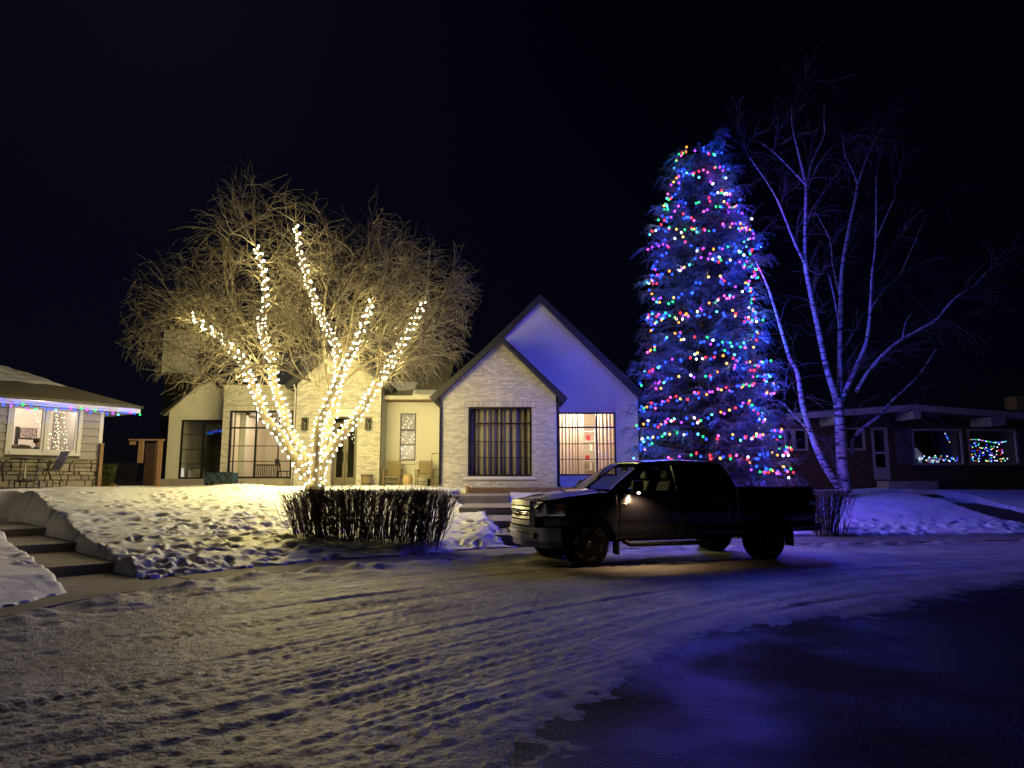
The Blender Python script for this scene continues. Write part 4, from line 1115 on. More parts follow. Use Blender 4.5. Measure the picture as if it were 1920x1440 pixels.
room(rh, a-0.1, b+0.1, YR+0.24, YR+1.5, c, d+0.1, darkroom)
MB().box(RX(1640), RX(1730), YR-0.9, YR-0.02, 0.9, RZ(902)).build('door_step', stepmat, rh)
cxr = P(1905, 742, 33).x; zr1 = P(1905, 742, 33).z
rch = MB().box(cxr, cxr+1.0, 33, 33.8, 4.0, zr1).build('chimney', pmat('buff_brick', (0.25, 0.19, 0.09), 0.9, var=0.3, vscale=8), rh)
MB().box(cxr+0.1, cxr+0.3, 33.2, 33.5, zr1, zr1+0.12).build('flue', blackm, rch)
# ---------------------------------------------------------------- trees
def crv(pts, n=6):
    pts = [Vector(p) for p in pts]; out = []
    for i in range(len(pts)-1):
        p0 = pts[max(i-1, 0)]; p1 = pts[i]; p2 = pts[i+1]; p3 = pts[min(i+2, len(pts)-1)]
        for k in range(n):
            t = k/n
            out.append(0.5*((2*p1)+(-p0+p2)*t+(2*p0-5*p1+4*p2-p3)*t*t+(-p0+3*p1-3*p2+p3)*t**3))
    out.append(pts[-1]); return out
def rvec(s=1.0): return Vector((random.gauss(0, s), random.gauss(0, s), random.gauss(0, s)))
def grow(start, d, length, seg, wander, pull, keep=None):
    """wandering branch; pull is added to the direction at every step"""
    pts = [start.copy()]; p = start.copy(); d = d.normalized(); st = length/seg
    for i in range(seg):
        d = (d + rvec(wander) + pull*(i/seg)).normalized(); p = p + d*st
        if keep is not None and not keep(p): 
            if len(pts) > 2: break
        pts.append(p.copy())
    return pts
def taper(r0, r1, n): return [r0+(r1-r0)*i/max(1, n-1) for i in range(n)]

# ----- spreading tree wrapped in warm lights
TB = P(590, 912, 21.0)
tree = thing('spreading_tree', 'bare spreading tree with many fine twigs, limbs wrapped in warm white lights', 'tree', TB)
def limb(pix, d0, d1):
    n = len(pix); return crv([P(p[0], p[1], 21.0 + d0 + (d1-d0)*i/(n-1)) for i, p in enumerate(pix)], 5)
LIMBS = [
    ([(586, 912), (562, 872), (531, 825), (497, 780), (482, 739), (467, 709), (460, 686), (434, 652), (400, 622), (356, 591)], 0, -1.6, 0.16, 0.045),
    ([(588, 912), (572, 868), (552, 826), (539, 806), (531, 769), (516, 724), (509, 679), (497, 637), (488, 607), (496, 585), (497, 544), (496, 510), (479, 461)], 0, -0.3, 0.16, 0.035),
    ([(592, 912), (598, 862), (614, 806), (625, 761), (632, 724), (636, 694), (632, 656), (621, 630), (602, 596), (587, 555), (574, 514), (563, 476), (554, 416)], 0.1, 1.3, 0.17, 0.035),
    ([(590, 912), (592, 860), (598, 802), (612, 765), (630, 722), (643, 690), (651, 675), (668, 645), (685, 600), (698, 562)], -0.2, -1.3, 0.15, 0.04),
    ([(594, 912), (606, 866), (636, 821), (666, 784), (689, 750), (707, 720), (734, 679), (752, 649), (775, 607), (796, 566)], 0, 0.5, 0.16, 0.05)]
UNLIT = [
    ([(618, 790), (612, 757), (600, 730), (587, 716), (557, 705), (512, 682), (470, 690), (430, 700), (380, 720)], 0.1, -1.5, 0.055, 0.02),
    ([(707, 712), (711, 690), (713, 640), (715, 585), (722, 520), (735, 460)], 0.1, 0.9, 0.07, 0.02),
    ([(625, 770), (640, 722), (690, 680), (735, 660), (790, 640), (830, 600)], 0.1, 2.2, 0.06, 0.02),
    ([(620, 740), (612, 690), (607, 640), (610, 560), (622, 480), (600, 400)], 0.3, 2.4, 0.075, 0.02),
    ([(520, 740), (480, 690), (430, 640), (390, 560), (360, 500)], 0.2, 1.8, 0.06, 0.02),
    ([(632, 700), (655, 620), (668, 540), (690, 470), (700, 420)], -0.2, -1.5, 0.06, 0.018),
    ([(734, 679), (780, 640), (830, 560), (850, 500)], 0.4, -0.9, 0.05, 0.02),
    ([(509, 679), (450, 600), (420, 520), (430, 440)], 0.0, 0.9, 0.05, 0.02)]
limbs3 = []
for pix, d0, d1, r0, r1 in LIMBS:
    c = limb(pix, d0, d1); n = len(c)
    rr = [r1 + (r0-r1)*(1-i/(n-1))**1.3 for i in range(n)]
    limbs3.append((c, rr))
    MB().tube(c, rr, 9).build('limb', bark, tree, smooth=True)
unl3 = []
for pix, d0, d1, r0, r1 in UNLIT:
    c = limb(pix, d0, d1); n = len(c); rr = taper(r0, r1, n); unl3.append((c, rr))
    MB().tube(c, rr, 7).build('branch', bark, tree, smooth=True)
MB().tube([TB+Vector((0, 0, -0.25)), TB+Vector((0.02, 0, 0.15)), TB+Vector((0, 0, 0.55)), TB+Vector((0, 0, 0.9))], [0.34, 0.27, 0.25, 0.17], 12).build('trunk', bark, tree, smooth=True)
# crown: wandering branches, branchlets and drooping twigs held inside a broad dome
CC = P(585, 590, 21.0); 
LOBES = [(P(535, 545, 21.0), 3.3, 3.4, 3.4, 2.6), (P(740, 600, 21.3), 2.45, 2.8, 2.75, 2.0), (P(420, 620, 20.6), 2.5, 2.8, 3.0, 1.9), (P(610, 600, 20.0), 2.8, 3.0, 2.9, 1.8), (P(360, 650, 20.6), 1.6, 2.0, 1.3, 1.2)]
def inside(p, k=1.0):
    for c, rx_, ry_, zu, zd in LOBES:
        q = p - c
        if (q.x/rx_)**2 + (q.y/ry_)**2 + (q.z/(zu if q.z > 0 else zd))**2 < k*(1.0+0.5*float(vnoise(q.x*1.1+3, q.z*1.1+q.y*.4))): return True
    return False
tw = MB(); br = MB(); ends = []
def spray(p, d, lvl):
    if lvl == 1:
        pts = grow(p, d, random.uniform(1.6, 3.0), 8, 0.17, Vector((0, 0, 0.10)), inside)
        br.tube(pts, taper(0.020, 0.007, len(pts)), 4, cap=False)
        for q in range(1, len(pts)):
            for _ in range(1 if q < 4 else random.choice((1, 2))):
                dd = (pts[q]-pts[q-1]).normalized() + rvec(0.65); spray(pts[q], dd, 2)
    elif lvl == 2:
        pts = grow(p, d, random.uniform(0.8, 1.7), 6, 0.20, Vector((0, 0, -0.06)), lambda q: inside(q, 1.12))
        tw.tube(pts, taper(0.008, 0.0045, len(pts)), 3, cap=False)
        for q in range(1, len(pts)):
            for _ in range(2):
                if random.random() < 0.40: spray(pts[q], (pts[q]-pts[q-1]).normalized()+rvec(0.6), 3)
    else:
        pts = grow(p, d, random.uniform(0.45, 1.15), 5, 0.19, Vector((0, 0, -0.24)), lambda q: inside(q, 1.35))
        tw.tube(pts, taper(0.0050, 0.0030, len(pts)), 3, cap=False)
for c, rr in limbs3:
    n = len(c)
    for i in range(int(n*0.42), n, 2):
        if random.random() < 0.86:
            out = (c[i]-CC); out.z = abs(out.z)*0.3; spray(c[i], (c[i]-c[i-1]).normalized()*0.7 + out.normalized()*0.5 + rvec(0.6), 1)
    for _ in range(4): spray(c[-1], (c[-1]-c[-2]).normalized()+rvec(0.5), 1)
for c, rr in unl3:
    n = len(c)
    for i in range(int(n*0.25), n, 2):
        out = (c[i]-CC); out.z = abs(out.z)*0.3
        spray(c[i], (c[i]-c[i-1]).normalized()*0.8 + out.normalized()*0.4 + rvec(0.6), 1)
    for _ in range(3): spray(c[-1], (c[-1]-c[-2]).normalized()+rvec(0.5), 1)
br.build('crown_branches', twigm, tree); ct = tw.build('crown', twigm, tree); ct['kind'] = 'stuff'

# ----- lights: bulbs as pieces of their string, every few bulbs carrying a small lamp
BULB = MB().ball((0, 0, 0), 0.026, 8, 6, (1, 1, 1.15)).mesh('bulb', smooth=True)
def bulb_mesh(name, col, s, r=1.0):
    me = BULB.copy(); me.name = name
    if r != 1.0: me.transform(Matrix.Scale(r, 4))
    me.materials.append(emat(name, col, s)); return me
def point(loc, col, w, parent, r=0.0):
    l = bpy.data.lights.new('bulb_lamp', 'POINT'); l.energy = w; l.color = col; l.shadow_soft_size = r
    l.cycles.max_bounces = 2
    o = bpy.data.objects.new('bulb_lamp', l); COL.objects.link(o); o.parent = parent; o.location = loc
    return o
def string(name, label, cat, base, bulbs, cordpts, group, lamp_every, watts, off_dir, cordr=0.005):
    t = thing(name, label, cat, base, group=group)
    for i, (p, me, col, w) in enumerate(bulbs):
        o = bpy.data.objects.new('bulb', me); COL.objects.link(o); o.parent = t; o.location = Vector(p) - Vector(base)
        o.rotation_euler = (random.uniform(-1, 1), random.uniform(-1, 1), 0)
        if i % lamp_every == 0:
            point(Vector(p)-Vector(base)+off_dir(Vector(p)), col, watts*w, t)
    if cordpts: MB().tube(cordpts, cordr, 4, cap=False).build('cord', cord, t)
    return t
WARM = bulb_mesh('warm_bulb', (1.0, 0.91, 0.62), 14.0)
WCOL = (1.0, 0.81, 0.28)
names = ['low left limb reaching out towards the bungalow', 'upright limb second from the left', 'tallest middle limb', 'shorter limb right of the middle', 'long limb leaning right towards the brick gable']
WARM_W = 17.5
for li, (c, rr) in enumerate(limbs3):
    bulbs = []; cp = []
    acc_ = 0.0; ang = random.uniform(0, 6); n = len(c)
    for i in range(n-1):
        a, b = c[i], c[i+1]; d = (b-a); L_ = d.length; d.normalize()
        e1 = d.cross(Vector((0.2, 0.1, 1))).normalized(); e2 = d.cross(e1)
        low = c[i].z < TB.z + 1.6
        stp = 0.046 if low else (0.042 if i < n*0.72 else 0.062)
        x = 0.0
        while x < L_:
            r_ = rr[i] + 0.032 + random.uniform(0, 0.03)
            ang += 1.15 + random.gauss(0, 0.25)
            p = a + d*x + e1*(r_*math.cos(ang)) + e2*(r_*math.sin(ang)) + rvec(0.012)
            if p.z > TB.z + 0.02:
                bulbs.append((p, WARM, WCOL, 0.35 if p.z < TB.z+0.9 else (0.7 if p.z < TB.z+1.7 else 1.12))); cp.append(a + d*x + e1*((rr[i]+0.01)*math.cos(ang)) + e2*((rr[i]+0.01)*math.sin(ang)))
            x += stp*random.uniform(0.8, 1.2)
    bulbs = bulbs[:300]
    ax = c
    def od(p, ax=ax):
        q = min(ax, key=lambda s_: (s_-p).length_squared); return (p-q).normalized()*0.20
    string('string_lights', 'warm white string lights wrapped round the ' + names[li], 'string lights', TB, bulbs, cp[:300], 'warm lights on the bare tree', 4, WARM_W, od)

# ----- big spruce with coloured lights
SB = P(1328, 912, 22.5); SB.z = 1.05
spr = thing('spruce_tree', 'tall blunt-topped spruce covered in multicoloured lights behind the pickup', 'tree', SB)
SH = [(1.3, 2.35), (1.9, 2.5), (2.9, 2.4), (4.2, 2.2), (5.4, 2.15), (6.3, 2.0), (7.4, 1.8), (8.6, 1.9), (9.6, 1.75), (10.6, 1.4), (11.5, 1.08), (12.4, 0.92), (12.9, 0.75)]
def srad(z): return float(np.interp(z, [a for a, b in SH], [b for a, b in SH]))
def scen(z): t = (z-SB.z)/11.8; return Vector((SB.x + t*0.10, SB.y, z))
MB().tube([scen(z) for z in (0.9, 3, 6, 9, 12.3)], [0.30, 0.25, 0.18, 0.11, 0.04], 10).build('trunk', sprbark, spr, smooth=True)
nd = MB(); bb = MB()
def frond(p, d, L_, w):
    """flat spray of short needles tufts along a twig"""
    d = d.normalized(); side = d.cross(Vector((0, 0, 1)))
    if side.length < 1e-3: side = Vector((1, 0, 0))
    side.normalize(); up = side.cross(d)
    n = max(3, int(L_/0.075))
    for i in range(n):
        q = p + d*(L_*(i+0.4)/n) + Vector((0, 0, -0.25*L_*(i/n)**2))
        for sg in (-1, 1):
            dd = (d*0.75 + side*sg*random.uniform(0.5, 1.0) + up*random.uniform(-0.45, 0.45)).normalized()*w*random.uniform(0.75, 1.25)*(1-0.45*i/n)
            s_ = dd.cross(up).normalized()*0.011
            nd.add([q-s_, q+s_, q+dd], [(0,1,2)])
        if i % 2 == 0:
            dd = (d*0.6+up*random.choice((-1, 1))*0.8+side*random.uniform(-.4, .4)).normalized()*w*0.9; s_ = side*0.011
            nd.add([q-s_, q+s_, q+dd], [(0,1,2)])
    q = p + d*L_ + Vector((0, 0, -0.25*L_)); nd.add([p-side*0.006, p+side*0.006, q], [(0,1,2)])
tips = []
z = 1.35
while z < 12.5:
    r_ = srad(z); nb = max(9, int(7+r_*5.2))
    a0 = random.uniform(0, 6.28)
    for k in range(nb):
        a = a0 + 2*math.pi*k/nb + random.gauss(0, 0.14)
        if random.random() < 0.16: continue
        if math.sin(a) > 0.75 and random.random() < 0.5: continue         # thin out the far side
        zz_ = z + random.uniform(-0.14, 0.14); ln_ = r_*random.choice((0.66, 0.85, 0.95, 1.0, 1.12, 1.2))
        base = scen(zz_); dirn = Vector((math.cos(a), math.sin(a), 0))
        drop = random.uniform(-0.30, -0.08) if zz_ < 11 else random.uniform(0.0, 0.6)
        pts = [base]
        for i in range(1, 7):
            t = i/6; pts.append(base + dirn*(ln_*t) + Vector((0, 0, ln_*(drop*t + 0.17*t*t))) + rvec(0.025))
        bb.tube(pts, taper(0.035, 0.008, 7), 4, cap=False)
        for i in range(2, 7):
            seg_ = pts[i]-pts[i-1]
            for q in range(7):
                p = pts[i-1] + seg_*random.random()
                sd = Vector((-dirn.y, dirn.x, 0))*random.choice((-1, 1))
                dd = dirn*random.uniform(0.3, 1.0) + sd*random.uniform(0.2, 1.0) + Vector((0, 0, random.uniform(-0.75, 0.12)))
                frond(p, dd, random.uniform(0.25, 0.55)*(0.75+0.25*r_/2.5), 0.10)
        frond(pts[-2], pts[-1]-pts[-2], random.uniform(0.3, 0.45), 0.09)
    z += 0.27
for k in range(16):                                                        # ragged flat top
    a = random.uniform(0, 6.28); rr_ = random.uniform(0.15, 0.85); p = scen(11.35)+Vector((math.cos(a)*rr_, math.sin(a)*rr_*0.7, 0))
    bb.tube([p, p+Vector((0.05, 0, 0.35)), p+Vector((0.08*math.cos(a), 0, 0.85))], [0.02, 0.012, 0.006], 4, cap=False)
    for i in range(9): frond(p+Vector((0, 0, 0.08*i)), Vector((random.gauss(0, .7), random.gauss(0, .7), 0.6)), 0.26, 0.085)
bb.build('branches', sprbark, spr); o = nd.build('crown', needle, spr); o['kind'] = 'stuff'

CB = {'blue': ((0.015, 0.05, 1.0), 5.5), 'violet': ((0.30, 0.04, 1.0), 4.5), 'red': ((1.0, 0.03, 0.05), 3.6), 'green': ((0.03, 1.0, 0.22), 2.4), 'cyan': ((0.10, 0.62, 1.0), 4.0),
      'orange': ((1.0, 0.30, 0.03), 3.4), 'pink': ((1.0, 0.10, 0.62), 3.6), 'white': ((0.75, 0.85, 1.0), 5.0), 'yellow': ((1.0, 0.62, 0.12), 3.0)}
CM = {k: bulb_mesh(k+'_bulb', c, s, 1.40) for k, (c, s) in CB.items()}
CW = {'blue': 4.2, 'violet': 0.7, 'red': 0.35, 'green': 0.25, 'cyan': 0.6, 'orange': 0.2, 'pink': 0.45, 'white': 0.5, 'yellow': 0.2}
SEQ = ['blue', 'red', 'violet', 'green', 'blue', 'orange', 'cyan', 'pink', 'blue', 'white', 'violet', 'red', 'blue', 'green', 'yellow', 'blue']
COL_W = 10.5
strs = {0: ([], []), 1: ([], []), 2: ([], [])}
th_ = 0.3; z = 1.75; k = 0
while z < 12.62:
    r_ = srad(z)*(0.88+0.36*float(vnoise(th_*2.6, z*1.7)))+0.02
    a = -math.pi/2 + th_
    sag = 0.10*math.sin(th_*3.1+z) + 0.55*float(vnoise(th_*1.1+7, z*2)) + 0.30*float(vnoise(th_*4+2, z*3))
    zz_ = z + sag
    p = scen(zz_) + Vector((math.cos(a)*r_, math.sin(a)*r_, 0))
    idx = 0 if z < 4.6 else (1 if z < 8.3 else 2)
    if math.sin(a) < 0.25:
        cname = random.choice(SEQ)
        strs[idx][0].append((p + rvec(0.06), CM[cname], CB[cname][0], CW[cname]))
        strs[idx][1].append(p + Vector((0, 0, 0.04)))
        stp = random.choice((0.06, 0.09, 0.13, 0.18, 0.27))
    else: stp = 0.25
    th_ += stp/max(0.6, r_); z += 0.60*(stp/max(0.6, r_))/(2*math.pi)
for i, nm in enumerate(('lowest', 'middle', 'topmost')):
    bl, cp = strs[i]
    string('string_lights', 'multicoloured string lights round the %s third of the spruce' % nm, 'string lights', SB, bl[:300], cp[:300], 'coloured lights on the spruce', 3, COL_W,
           lambda p: (p-scen(p.z)).normalized()*0.07)

# ----- coloured lights on the bungalow eave
bl = []; cp = []
seq2 = ['green', 'blue', 'violet', 'blue', 'blue', 'cyan', 'violet', 'blue', 'blue', 'green', 'blue', 'violet']
u = EU+0.03; k = 0
while u < 4.6:
    zz_ = ZF-0.10 - 0.03*abs(math.sin(k*1.3)) - random.choice((0, 0, 0.05, 0.10))
    p = LW(u, OV+0.07, zz_); cn = seq2[k % len(seq2)] if random.random() < 0.7 else random.choice(seq2)
    bl.append((p, CM[cn], CB[cn][0], CW[cn])); cp.append(LW(u, OV+0.06, ZF-0.05+0.01*math.sin(k)))
    u += random.uniform(0.11, 0.20); k += 1
string('string_lights', 'coloured string lights hanging along the bungalow eave', 'string lights', LW(0, OV, ZF), bl, cp, None, 1, 0.22, lambda p: LN*0.05+Vector((0, 0, 0.07)))

# ----- birch
BB = P(1583, 921, 23.0)
birch = thing('birch_tree', 'leafless white-barked birch with several leaning stems in front of the low brick house', 'tree', BB)
bm_ = bpy.data.materials.new('birch_bark'); bm_.use_nodes = True
nt = bm_.node_tree; b_ = nt.nodes['Principled BSDF']; N = nt.nodes.new; L = nt.links.new
tc = N('ShaderNodeTexCoord'); mp = N('ShaderNodeMapping'); mp.inputs['Scale'].default_value = (2.2, 2.2, 9.0); L(tc.outputs['Object'], mp.inputs[0])
n1 = N('ShaderNodeTexNoise'); n1.inputs['Scale'].default_value = 1.6; n1.inputs['Detail'].default_value = 6; L(mp.outputs[0], n1.inputs['Vector'])
mr_ = N('ShaderNodeMapRange'); mr_.inputs[1].default_value = 0.50; mr_.inputs[2].default_value = 0.60; L(n1.outputs[0], mr_.inputs[0])
mx = N('ShaderNodeMix'); mx.data_type = 'RGBA'; mx.inputs[6].default_value = (0.46, 0.44, 0.42, 1); mx.inputs[7].default_value = (0.035, 0.03, 0.03, 1)
L(mr_.outputs[0], mx.inputs[0]); L(mx.outputs[2], b_.inputs['Base Color']); b_.inputs['Roughness'].default_value = 0.75
ST = [
    ('stem', [(1585, 925), (1580, 880), (1577, 830), (1574, 780), (1570, 745)], 0, 0, 0.19, 0.15),
    ('stem', [(1572, 760), (1562, 728), (1550, 690), (1535, 620), (1522, 560), (1510, 495), (1510, 440), (1512, 350)], 0, -0.4, 0.115, 0.055),
    ('stem', [(1573, 760), (1575, 720), (1575, 660), (1577, 560), (1580, 500), (1592, 430), (1605, 370), (1608, 345)], 0, 0.6, 0.10, 0.045),
    ('stem', [(1574, 762), (1587, 730), (1605, 690), (1625, 640), (1632, 580), (1635, 520), (1642, 450), (1643, 330)], 0, -0.2, 0.10, 0.02),
    ('stem', [(1578, 920), (1545, 870), (1520, 810), (1505, 760), (1495, 700), (1480, 670), (1462, 610), (1440, 540), (1412, 480)], 0, -0.9, 0.13, 0.02),
    ('stem', [(1597, 850), (1600, 822), (1622, 800), (1652, 777), (1672, 752), (1705, 722), (1729, 695), (1755, 655)], 0.1, 0.5, 0.075, 0.02),
    ('branch', [(1605, 735), (1629, 696), (1659, 662), (1692, 636), (1726, 617), (1756, 599), (1775, 576), (1797, 554), (1827, 535), (1850, 509)], 0, -1.0, 0.065, 0.014),
    ('branch', [(1512, 350), (1498, 290), (1486, 240), (1484, 200)], -0.4, -0.5, 0.05, 0.012),
    ('branch', [(1512, 352), (1522, 305), (1545, 255), (1545, 225), (1546, 195)], -0.4, -0.3, 0.045, 0.012),
    ('branch', [(1512, 348), (1478, 312), (1450, 285), (1430, 270)], -0.4, -0.6, 0.035, 0.010),
    ('branch', [(1514, 352), (1536, 306), (1560, 276), (1578, 255)], -0.4, -0.2, 0.035, 0.010),
    ('branch', [(1510, 495), (1490, 455), (1462, 385), (1440, 345), (1405, 295)], -0.3, -0.9, 0.05, 0.010),
    ('branch', [(1512, 425), (1525, 390), (1548, 355), (1580, 310)], -0.3, 0.3, 0.04, 0.010),
    ('branch', [(1608, 345), (1598, 318), (1584, 290), (1580, 250)], 0.6, 0.8, 0.04, 0.010),
    ('branch', [(1608, 348), (1620, 310), (1632, 280), (1644, 258)], 0.6, 0.5, 0.035, 0.010),
    ('branch', [(1642, 450), (1660, 410), (1678, 370)], -0.2, -0.2, 0.03, 0.010),
    ('branch', [(1632, 580), (1660, 540), (1690, 510), (1735, 405)], -0.2, 0.4, 0.035, 0.008),
    ('branch', [(1577, 560), (1562, 500), (1556, 450), (1530, 400)], 0.3, 0.9, 0.035, 0.008),
    ('branch', [(1575, 620), (1555, 520), (1535, 515), (1515, 505)], 0.2, -0.7, 0.03, 0.008),
    ('branch', [(1692, 636), (1700, 600), (1722, 575)], -0.4, -0.2, 0.025, 0.006),
    ('branch', [(1520, 810), (1490, 780), (1472, 760), (1460, 752)], -0.4, -1.0, 0.04, 0.008)]
bt = MB(); stems = []
for kind, pix, d0, d1, r0, r1 in ST:
    n = len(pix); c = crv([P(p[0], p[1], 23.0+d0+(d1-d0)*i/(n-1)) for i, p in enumerate(pix)], 4)
    MB().tube(c, taper(r0, r1, len(c)), 10 if kind == 'stem' else 6).build(kind, bm_, birch, smooth=True); stems.append(c)
def bspray(p, d, lvl, L_):
    pts = grow(p, d, L_, 6, 0.13, Vector((0, 0, 0.06 if lvl == 1 else -0.22)))
    bt.tube(pts, taper(0.014 if lvl == 1 else 0.006, 0.005 if lvl == 1 else 0.003, len(pts)), 3, cap=False)
    if lvl < 3:
        for q in range(2, len(pts)):
            for _ in range(2):
                if random.random() < 0.32: bspray(pts[q], (pts[q]-pts[q-1]).normalized()+rvec(0.45), lvl+1, random.uniform(0.4, 1.1) if lvl == 1 else random.uniform(0.5, 1.3))
for c in stems[1:]:
    for i in range(4, len(c), 4):
        bspray(c[i], (c[i]-c[i-1]).normalized()+rvec(0.55), 1, random.uniform(0.5, 1.2))
o = bt.build('crown', pmat('birch_twig', (0.10, 0.075, 0.07), 0.85, island=0.3), birch); o['kind'] = 'stuff'

# ----- clipped leafless hedge and the shrub behind the pickup
def stick_bush(name, label, cat, base, xr_, yr_, H, n, lean, zf, top=0.05, mat=hedgem):
    t = thing(name, label, cat, base); m = MB(); tm = MB()
    for k in range(n):
        x = random.uniform(-xr_, xr_); y = random.uniform(-yr_, yr_); b = Vector((base[0]+x, base[1]+y, 0)); b.z = zf(b.x, b.y)-0.05
        hh = (H + random.gauss(0, top)) ; e = b + Vector((lean*x/xr_+random.gauss(0, .10), random.gauss(0, .10)+0.25*y, 0)); e.z = base[2]+hh*(1-0.22*max(0, abs(x/xr_)-0.75)/0.25)
        mid = b.lerp(e, 0.5) + Vector((random.gauss(0, .035), random.gauss(0, .035), 0))
        m.tube([b, mid, e], [0.0085, 0.0065, 0.0035], 3, cap=False)
        for q in range(9):
            s_ = b.lerp(e, random.choice((0.3, 0.5, 0.65, 0.75, 0.82, 0.9, 0.97))); d = (e-b).normalized()+rvec(0.38); l_ = random.uniform(0.12, 0.34)
            q2 = s_+d*l_
            if q2.z > base[2]+H+0.06: q2.z = base[2]+H+random.uniform(-0.02, 0.06)
            tm.tube([s_, q2], [0.0042, 0.0024], 3, cap=False)
    a = m.build('stems', mat, t); a['kind'] = 'stuff'; a = tm.build('twigs', mat, t); a['kind'] = 'stuff'
    return t
lz = lambda x, y: float(lawn_h(np.array([[x]]), np.array([[y]]), False)[0, 0])
HB = (-3.0, 14.6, 0.20)
stick_bush('clipped_hedge', 'clipped leafless dark hedge between the trodden lawn and the entry steps', 'hedge', HB, 1.50, 0.42, 1.08, 600, 0.22, lz, 0.085)
stick_bush('bare_shrub', 'small leafless shrub at the tail of the black pickup', 'shrub', (8.35, 18.6, 0.35), 0.35, 0.35, 0.85, 130, 0.30, lz, 0.10)
# ---------------------------------------------------------------- black crew-cab pickup
FW = G(1101, 1067); RWp = G(1447, 1052.5)
fwd = Vector((FW.x-RWp.x, FW.y-RWp.y, 0)); wb_img = fwd.length; fwd.normalize(); lft = Vector((-fwd.y, fwd.x, 0))
TS = 0.995
torg = Vector((FW.x, FW.y, 0)) - lft*0.90*TS; torg.z = 0.03
truck = thing('pickup_truck', 'black four-door pickup truck with chrome grille parked on the packed snow', 'pickup', torg, math.atan2(fwd.y, fwd.x), local=True)
truck.scale = (TS, TS, TS)
paint = pmat('black_paint', (0.011, 0.011, 0.014), 0.22, spec=0.5, coat=1.0)
paintd = pmat('black_plastic', (0.012, 0.012, 0.012), 0.7)
chrome = pmat('chrome', (0.75, 0.75, 0.76), 0.16, 1.0)
satin = pmat('satin_silver', (0.45, 0.45, 0.44), 0.34, 1.0)
gun = pmat('gunmetal', (0.16, 0.16, 0.165), 0.32, 0.9)
tyrem = pmat('tyre', (0.008, 0.008, 0.008), 0.9, spec=0.08)
rimm = pmat('rim_black', (0.008, 0.008, 0.009), 0.35, 0.0, spec=0.25)
lens = gmat('lamp_lens', (0.9, 0.92, 0.95), 0.08, 0.02)
amber = pmat('amber_lens', (0.55, 0.17, 0.02), 0.25)
redl = pmat('red_lens', (0.30, 0.01, 0.01), 0.25)
seatm = pmat('seat_grey', (0.34, 0.33, 0.29), 0.7)
autog = gmat('car_glass', (0.62, 0.66, 0.66), 0.05)
tintg = gmat('tinted_glass', (0.03, 0.03, 0.035), 0.05)
WB = 3.70; AR = 0.515; AZ = 0.43; TR = 0.405
def ys(z): return float(np.interp(z, [0.40, 0.50, 0.60, 0.72, 0.80, 0.95, 1.06, 1.14, 1.25, 1.40], [0.93, 0.975, 0.985, 0.965, 0.985, 1.0, 1.005, 0.985, 0.965, 0.945]))
def ztop(x): return float(np.interp(x, [-4.82, -3.09, -3.07, -0.45, -0.2, 0.4, 0.75, 0.93], [1.35, 1.37, 1.30, 1.29, 1.27, 1.20, 1.14, 1.05]))
def zbot(x): return float(np.interp(x, [-4.82, -4.2, -3.0, -0.7, 0.5, 0.93], [0.60, 0.55, 0.47, 0.47, 0.52, 0.72]))
def nose(x): return 0.0 if x < 0.35 else 0.16*((x-0.35)/0.58)**2
def side_panel(name, x0, x1, side, mat=None, parent=None):
    nx = max(4, int((x1-x0)/0.035)); nz = 22; vs_ = []; fs = []
    for i in range(nx+1):
        x = x0+(x1-x0)*i/nx; a, b = zbot(x), ztop(x)
        for j in range(nz+1):
            z = a+(b-a)*j/nz; xx, zz = x, z
            for cx in (0.0, -WB):
                r_ = math.hypot(xx-cx, zz-AZ)
                if r_ < AR+0.02:
                    if r_ > AR-0.055 and r_ > 0: xx, zz = cx+(xx-cx)*AR/r_, AZ+(zz-AZ)*AR/r_
            y = ys(zz)-nose(xx)
            for cx in (0.0, -WB):
                r_ = math.hypot(xx-cx, zz-AZ); y += 0.028*math.exp(-((r_-AR)/0.09)**2)
            vs_.append((xx, side*y, zz))
    for i in range(nx):
        for j in range(nz):
            q = [i*(nz+1)+j, (i+1)*(nz+1)+j, (i+1)*(nz+1)+j+1, i*(nz+1)+j+1]
            c = [sum(vs_[k][d] for k in q)/4 for d in range(3)]
            if name == 'fender' and ((c[0] > 0.44 and c[2] > 0.90-0.12*(c[0]-0.44)) or c[0] > 0.80): continue
            if any(math.hypot(c[0]-cx, c[2]-AZ) < AR-0.012 for cx in (0.0, -WB)): continue
            fs.append(tuple(q) if side < 0 else tuple(reversed(q)))
    o = MB().add(vs_, fs).build(name, mat or paint, parent or truck, smooth=True)
    s_ = o.modifiers.new('t', 'SOLIDIFY'); s_.thickness = 0.02; s_.offset = -1
    return o
doors = {}
for sd in (1, -1):
    side_panel('fender', -0.58, 0.93, sd)
    doors[('f', sd)] = side_panel('door', -1.80, -0.588, sd)
    doors[('r', sd)] = side_panel('door', -2.86, -1.808, sd)
    side_panel('cab_corner', -3.05, -2.868, sd)
    side_panel('bed_side', -4.82, -3.075, sd)
